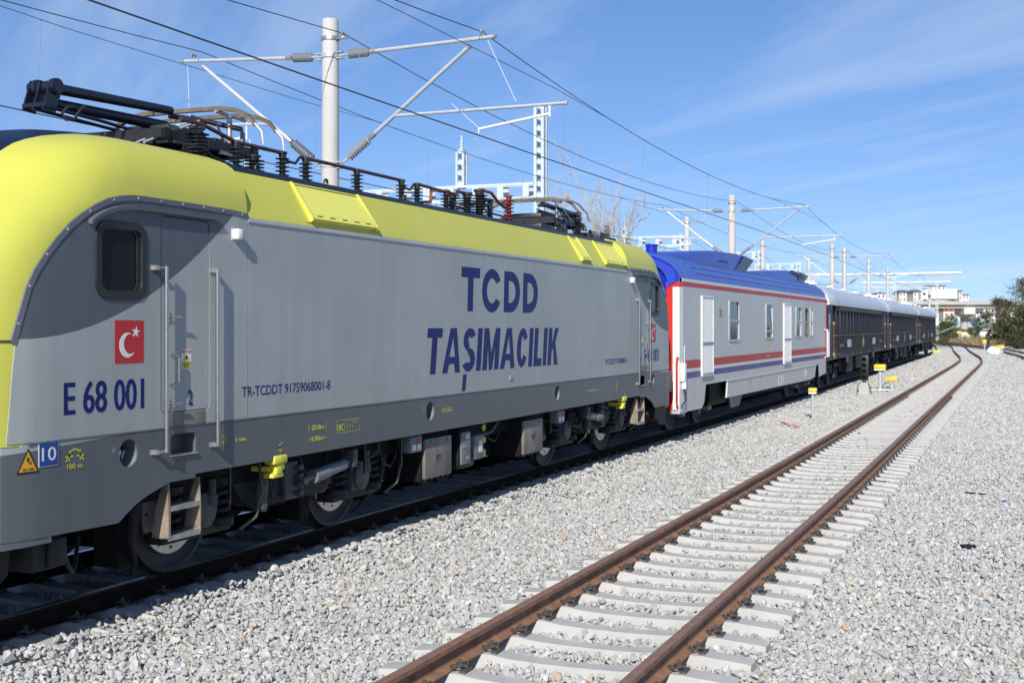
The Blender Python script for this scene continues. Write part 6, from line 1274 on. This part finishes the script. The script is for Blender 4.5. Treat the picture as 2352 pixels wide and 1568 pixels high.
def house(name, x0, x1, y0, y1, Z, m, label, cols, rows, roof='flat', rm='shaded_rust_dark_roof', depth=9, wm='glass_smoke', top=None, cat='building'):
    o = empty(name, (0, 0, 0), label=label, cat=cat); wl = vbox('wall', x0, x1, y0, y1, 0, depth, m, o, Z)
    k = Z / 3928.8
    if top: vbox('upper_wall', x0 - .3, x1 + .3, y0, top, -.1, depth, 'brick', o, Z)
    if roof == 'flat': vbox('roof', x0 - 1.2, x1 + 1.2, y0 - 1.6, y0, -.6, depth + .6, rm, o, Z)
    else:
        mb = MB(); a = [(x0 - 2, y0), (x1 + 2, y0)]; h = roof; mb.add([MV @ Vector(((x - 1620) * k, Z + d, 2.37 - (y - 1033.2) * k)) for x, y, d in ((x0 - 2, y0, -.7), (x1 + 2, y0, -.7), (x1 + 2, y0, depth + .7), (x0 - 2, y0, depth + .7), (x0 + (x1 - x0) * .12, y0 - h, depth / 2), (x1 - (x1 - x0) * .12, y0 - h, depth / 2))], [(0, 1, 5, 4), (2, 3, 4, 5), (1, 2, 5), (3, 0, 4), (0, 3, 2, 1)]); mb.build('roof', M[rm], o)
    if cols:
        dx = (x1 - x0) / cols; dy = (y1 - y0) / rows
        for i in range(cols):
            for j in range(rows):
                wx, wy = x0 + dx * (i + .28), y0 + dy * (j + .25); f = vbox('window', wx, wx + dx * .44, wy, wy + dy * .5, -.08, .05, 'white', o, Z); vbox('pane', wx + dx * .05, wx + dx * .39, wy + dy * .05, wy + dy * .45, -.10, -.06, wm, f, Z)
    return o
M['brick'] = mat('brick', (.26, .11, .075), .9, var=.1, vs=.5); M['cream'] = mat('cream', (.62, .59, .52), .9, var=.06, vs=.2); M['roof_grey'] = mat('roof_grey', (.12, .12, .125), .8); M['tile'] = mat('tile', (.30, .13, .09), .9, var=.15, vs=.6)
house('apartment_house', 2985, 3036, 973, 1016, 450, 'cream', 'cream house with brick upper floor seen under the viaduct', 3, 3, top=985)
house('apartment_house', 3088, 3110, 988, 1018, 455, 'white', 'small white house right of the viaduct pier', 2, 3)
house('apartment_house', 2845, 2877, 924, 985, 560, 'cream', 'cream apartment block with grey roof at the left end of the viaduct', 3, 4, 7, 'roof_grey')
house('apartment_house', 2890, 2914, 922, 985, 540, 'cream', 'narrow apartment block with dark roof beside the truck cab', 2, 4, 6, 'roof_grey')
house('apartment_house', 3034, 3044, 921, 975, 600, 'cream', 'slim pale tower block touching the rear of the truck', 1, 4)
house('apartment_house', 3044, 3066, 933, 975, 600, 'white', 'low white block with dark eaves beside the slim tower', 2, 3, 'flat', 'roof_grey')
house('apartment_house', 2940, 2992, 905, 965, 620, 'white', 'white apartment block rising above the truck', 4, 4)
house('apartment_house', 2775, 2815, 928, 985, 600, 'white', 'white block with orange roof sign behind the sleeping cars', 3, 3, 'flat', 'roof_grey')
house('apartment_house', 2700, 2745, 935, 990, 620, 'cream', 'pale block half hidden behind the first sleeping car roof', 3, 3, 5, 'tile')
house('apartment_house', 3112, 3150, 975, 1020, 470, 'white', 'white block with reddish roof between pier and tall tree', 2, 3, 4, 'tile')
house('apartment_house', 3165, 3235, 978, 1030, 480, 'cream', 'wide cream block behind the tall trees', 4, 2, 'flat', 'cream')
sh = house('shed', 3040, 3075, 1044, 1072, 262, 'cream', 'pale shed with brown roof edge below the viaduct pier', 0, 0, 'flat', 'tile', 4, cat='shed')
vbox('bench_panel', 3048, 3067, 1058, 1066, -.5, -.3, 'galv', sh, 262)
sh = house('shed', 3099, 3125, 1043, 1071, 268, 'white', 'white shed with dark window beside the tall tree', 0, 0, 'flat', 'white', 4, cat='shed')
vbox('window', 3126, 3136, 1042, 1055, -.1, 3, 'glass_smoke', sh, 268); vbox('side_wall', 3125.5, 3137, 1041, 1071, 0, 4, 'cream', sh, 268); vbox('roof_slab', 3110, 3140, 1036, 1041, -.6, 4.5, 'brick', sh, 268); vbox('door', 3092, 3098, 1050, 1072, -.1, 1, 'litter_blue', sh, 268)
sh = house('hut', 3105, 3120, 1016, 1030, 300, 'green_tarp' if 'green_tarp' in M else 'cream', 'small hut with green tarpaulin below the viaduct', 0, 0, cat='shed') if False else None

# ---------------------------------------------------------------- vegetation
def leaf_mat(name, c0, c1, tr=.25):
    m = bpy.data.materials.new(name); m.use_nodes = True; nt = m.node_tree; N = nt.nodes; K = nt.links; b = N['Principled BSDF']; b.inputs['Roughness'].default_value = .65; b.inputs['Specular IOR Level'].default_value = .25
    g = N.new('ShaderNodeNewGeometry'); cr = N.new('ShaderNodeValToRGB'); cr.color_ramp.elements[0].color = (*c0, 1); cr.color_ramp.elements[1].color = (*c1, 1); K.new(g.outputs['Random Per Island'], cr.inputs[0]); K.new(cr.outputs[0], b.inputs['Base Color'])
    t = N.new('ShaderNodeBsdfTranslucent'); K.new(cr.outputs[0], t.inputs[0]); mx = N.new('ShaderNodeMixShader'); mx.inputs[0].default_value = tr; K.new(b.outputs[0], mx.inputs[1]); K.new(t.outputs[0], mx.inputs[2]); K.new(mx.outputs[0], N['Material Output'].inputs[0]); return m
M['leaf_green'] = leaf_mat('leaf_green', (.035, .055, .016), (.10, .13, .04)); M['leaf_dark'] = leaf_mat('leaf_dark', (.035, .046, .02), (.10, .11, .045)); M['leaf_brown'] = leaf_mat('leaf_brown', (.07, .065, .03), (.17, .12, .055)); M['leaf_light'] = leaf_mat('leaf_light', (.06, .09, .02), (.15, .19, .05))
M['bark'] = mat('bark', (.20, .17, .14), .9, var=.2, vs=6); M['bark_pale'] = mat('bark_pale', (.36, .33, .29), .9, var=.15, vs=4); M['dry_grass'] = leaf_mat('dry_grass', (.20, .15, .07), (.36, .27, .14), .2)
def quads(cents, size, rnd, mi=0):
    vs = []; fs = []
    for c in cents:
        a = Vector((rnd.gauss(0, 1), rnd.gauss(0, 1), rnd.gauss(0, .8))).normalized(); b = a.cross(Vector((rnd.gauss(0, 1), rnd.gauss(0, 1), rnd.gauss(0, 1)))).normalized(); s = size * rnd.uniform(.6, 1.3); n = len(vs)
        vs += [c - a * s * .5, c + b * s * .28, c + a * s * .5, c - b * s * .28]; fs.append((n, n + 1, n + 2, n + 3))
    return vs, fs
def tree(name, base, h, rx, mats, label, seed, nleaf=3600, trunk=.12, lo=.25, clumps=26, cat='tree', size=.22, lean=0):
    rnd = random.Random(seed); o = empty(name, base, label=label, cat=cat); mb = MB(); tips = []
    hh = h * (lo + .1); mb.tube([(0, 0, -.4), (rnd.uniform(-.1, .1), rnd.uniform(-.1, .1), hh * .6), (lean * .4, 0, hh)], [trunk, trunk * .8, trunk * .65], 8)
    cl = []
    for k in range(clumps):
        u = rnd.uniform(0, 1); z = h * (lo + (1 - lo) * u); rr = rx * (math.sin(math.pi * min(.12 + u * .83, 1)) ** .7) * math.sqrt(rnd.uniform(.05, 1)); a = rnd.uniform(0, 6.283); c = Vector((lean * u + rr * math.cos(a), rr * math.sin(a), z * rnd.uniform(.94, 1.02))); cl.append((c, rx * rnd.uniform(.16, .34)))
    for c, r in cl: 
        m_ = Vector((lean * .4, 0, hh)); q = m_.lerp(c, .5) + Vector((0, 0, -.08 * h)); mb.tube([m_ - Vector((0, 0, hh * rnd.uniform(0, .45))), q, c], [trunk * .38, trunk * .2, trunk * .06], 5)
    mb.build('trunk', M['bark'], o, smooth=50)
    per = nleaf // clumps
    for gi, mk in enumerate(mats):
        sub = [q for i, q in enumerate(cl) if i % len(mats) == gi]; cents = []
        for c, r in sub:
            for _ in range(per):
                d = Vector((rnd.gauss(0, .55), rnd.gauss(0, .55), rnd.gauss(0, .42))) * r * 1.25; cents.append(c + d)
        vs_, fs_ = quads(cents, size, rnd); mb = MB(); mb.add(vs_, fs_); mb.build('crown', M[mk], o)
    return o
def at(x, Z, zz=None): p = CZ(x, 1033, Z); p.z = gz(p.y, -p.x) if zz is None else zz; return p
tree('leafy_tree', at(3168, 190), 6.7, 2.5, ['leaf_dark', 'leaf_dark', 'leaf_green'], 'dark leafy tree with forked pale trunk by the far track', 11, 5200, .14, .30, 34)
tree('leafy_tree', at(3243, 168), 9.0, 3.0, ['leaf_brown', 'leaf_green', 'leaf_brown'], 'tall tree with browning foliage beside the dark leafy tree', 12, 6500, .18, .22, 40)
tree('leafy_tree', at(3300, 160), 8.2, 3.0, ['leaf_brown', 'leaf_dark'], 'browning tree next to the tall browning one', 16, 4500, .18, .2, 34)
tree('leafy_tree', at(3205, 178), 3.9, 1.9, ['leaf_dark', 'leaf_brown', 'leaf_dark'], 'bushy dark tree filling in below the tall trees', 13, 2800, .1, .1, 30)
tree('bush', at(3010, 222), 4.6, 1.9, ['leaf_green', 'leaf_light', 'leaf_green'], 'green bush growing past the tail of the train', 14, 4200, .08, .05, 30, cat='bush')
tree('bush', at(2985, 215), 3.2, 1.6, ['leaf_green', 'leaf_light'], 'low green bush beside the tall mast past the train', 17, 2600, .08, .05, 22, cat='bush')
tree('bush', at(3083, 240), 4.3, 1.5, ['leaf_green', 'leaf_light'], 'young green tree between the pale and the white shed', 15, 2600, .08, .22, 22, cat='bush')
tree('bush', at(3150, 196), 2.6, 1.5, ['leaf_dark'], 'low dark bush at the foot of the leafy tree', 18, 2000, .06, .03, 18, cat='bush')
tree('bush', at(3225, 150), 2.4, 1.8, ['leaf_dark', 'leaf_dark'], 'dark bush beside the far track under the browning tree', 19, 2600, .06, .03, 22, cat='bush')
tree('bush', at(3262, 146), 2.6, 1.9, ['leaf_dark'], 'second dark bush further along the far track', 20, 2400, .06, .03, 22, cat='bush')
tree('leafy_tree', at(3120, 330), 6.0, 2.2, ['leaf_dark', 'leaf_green'], 'dark tree behind the white shed', 21, 2200, .14, .2, 24, size=.3)
# bare poplar behind the train
def bare_tree(base, label, seed, stems, h, spread, leaves=()):
    rnd = random.Random(seed); o = empty('bare_tree', base, label=label, cat='tree'); mb = MB(); tw = MB()
    def grow(p, d, l, r, lv):
        n = 4; pts = [p]; q = p.copy(); dd = d.copy()
        for k in range(n): dd = (dd + Vector((rnd.gauss(0, .09), rnd.gauss(0, .09), .05))).normalized(); q = q + dd * l / n; pts.append(q.copy())
        (mb if lv < 2 else tw).tube(pts, [r * (1 - .7 * i / n) for i in range(n + 1)], 6 if lv < 2 else 4, caps=False)
        if lv < 3:
            for k in range((6, 5, 4)[lv]):
                t = rnd.uniform(.25, .98); i = min(int(t * n), n - 1); pp = pts[i].lerp(pts[i + 1], t * n - i); a = rnd.uniform(0, 6.283); side = Vector((math.cos(a), math.sin(a), 0)); grow(pp, (dd * 1.25 + side * rnd.uniform(.45, .85)).normalized(), l * rnd.uniform(.32, .55), r * .42, lv + 1)
    for k in range(stems): 
        a = rnd.uniform(0, 6.283); grow(Vector((0, 0, -.4)), Vector((math.cos(a) * spread * rnd.uniform(.2, 1), math.sin(a) * spread * rnd.uniform(.2, 1), 1)).normalized(), h * rnd.uniform(.7, .95), .13, 0)
    mb.build('trunk', M['bark_pale'], o, smooth=60); tw.build('twigs', M['bark_pale'], o)
    for (x, y, z), r, n in leaves:
        cents = [Vector((x, y, z)) + Vector((rnd.gauss(0, .5), rnd.gauss(0, .5), rnd.gauss(0, .7))) * r for _ in range(n)]; vs_, fs_ = quads(cents, .14, rnd); m_ = MB(); m_.add(vs_, fs_); m_.build('leaf_clump', M['leaf_light'], o)
    return o
bare_tree(at(1925, 76), 'bare pale tree with one leafy clump behind the locomotive', 5, 5, 9.6, .34, (((.3, 0, 7.2), .55, 220), ((-.1, .2, 8.6), .28, 90)))
bare_tree(at(1880, 78), 'bare pale tree growing close to the lattice gantry', 8, 4, 10.6, .20)
bare_tree(at(1800, 80), 'thinly leaved tree partly behind the lattice gantry column', 9, 4, 9.6, .22, (((.4, 0, 8.2), .8, 140), ((-.5, 0, 7.2), .9, 200), ((.6, .3, 6.4), .6, 200)))
bare_tree(at(2000, 74), 'bare tree leaning towards the service coach', 25, 3, 7.9, .40, (((-.4, 0, 6.7), .5, 180),))
# dry grass beyond the far track
rnd = random.Random(4); vs_ = []; fs_ = []
for _ in range(15000):
    x = rnd.uniform(2950, 3330); Z = rnd.uniform(172, 262); p = at(x, Z); h = rnd.uniform(.25, .9) * (1.2 if rnd.random() < .2 else .7); a = rnd.uniform(0, 6.283); d = Vector((math.cos(a), math.sin(a), 0)) * .10; n = len(vs_); tp = p + Vector((rnd.gauss(0, .2), rnd.gauss(0, .2), h))
    if abs(-p.x - pathR(p.y)[0]) < 2.6 or abs(-p.x - path3(p.y)[0]) < 3.0: continue
    vs_ += [p - d, p + d, tp]; fs_.append((n, n + 1, n + 2))
mb = MB(); mb.add(vs_, fs_); mb.build('dry_grass', M['dry_grass'], label='dry straw coloured grass along the far track', cat='grass', kind='stuff')
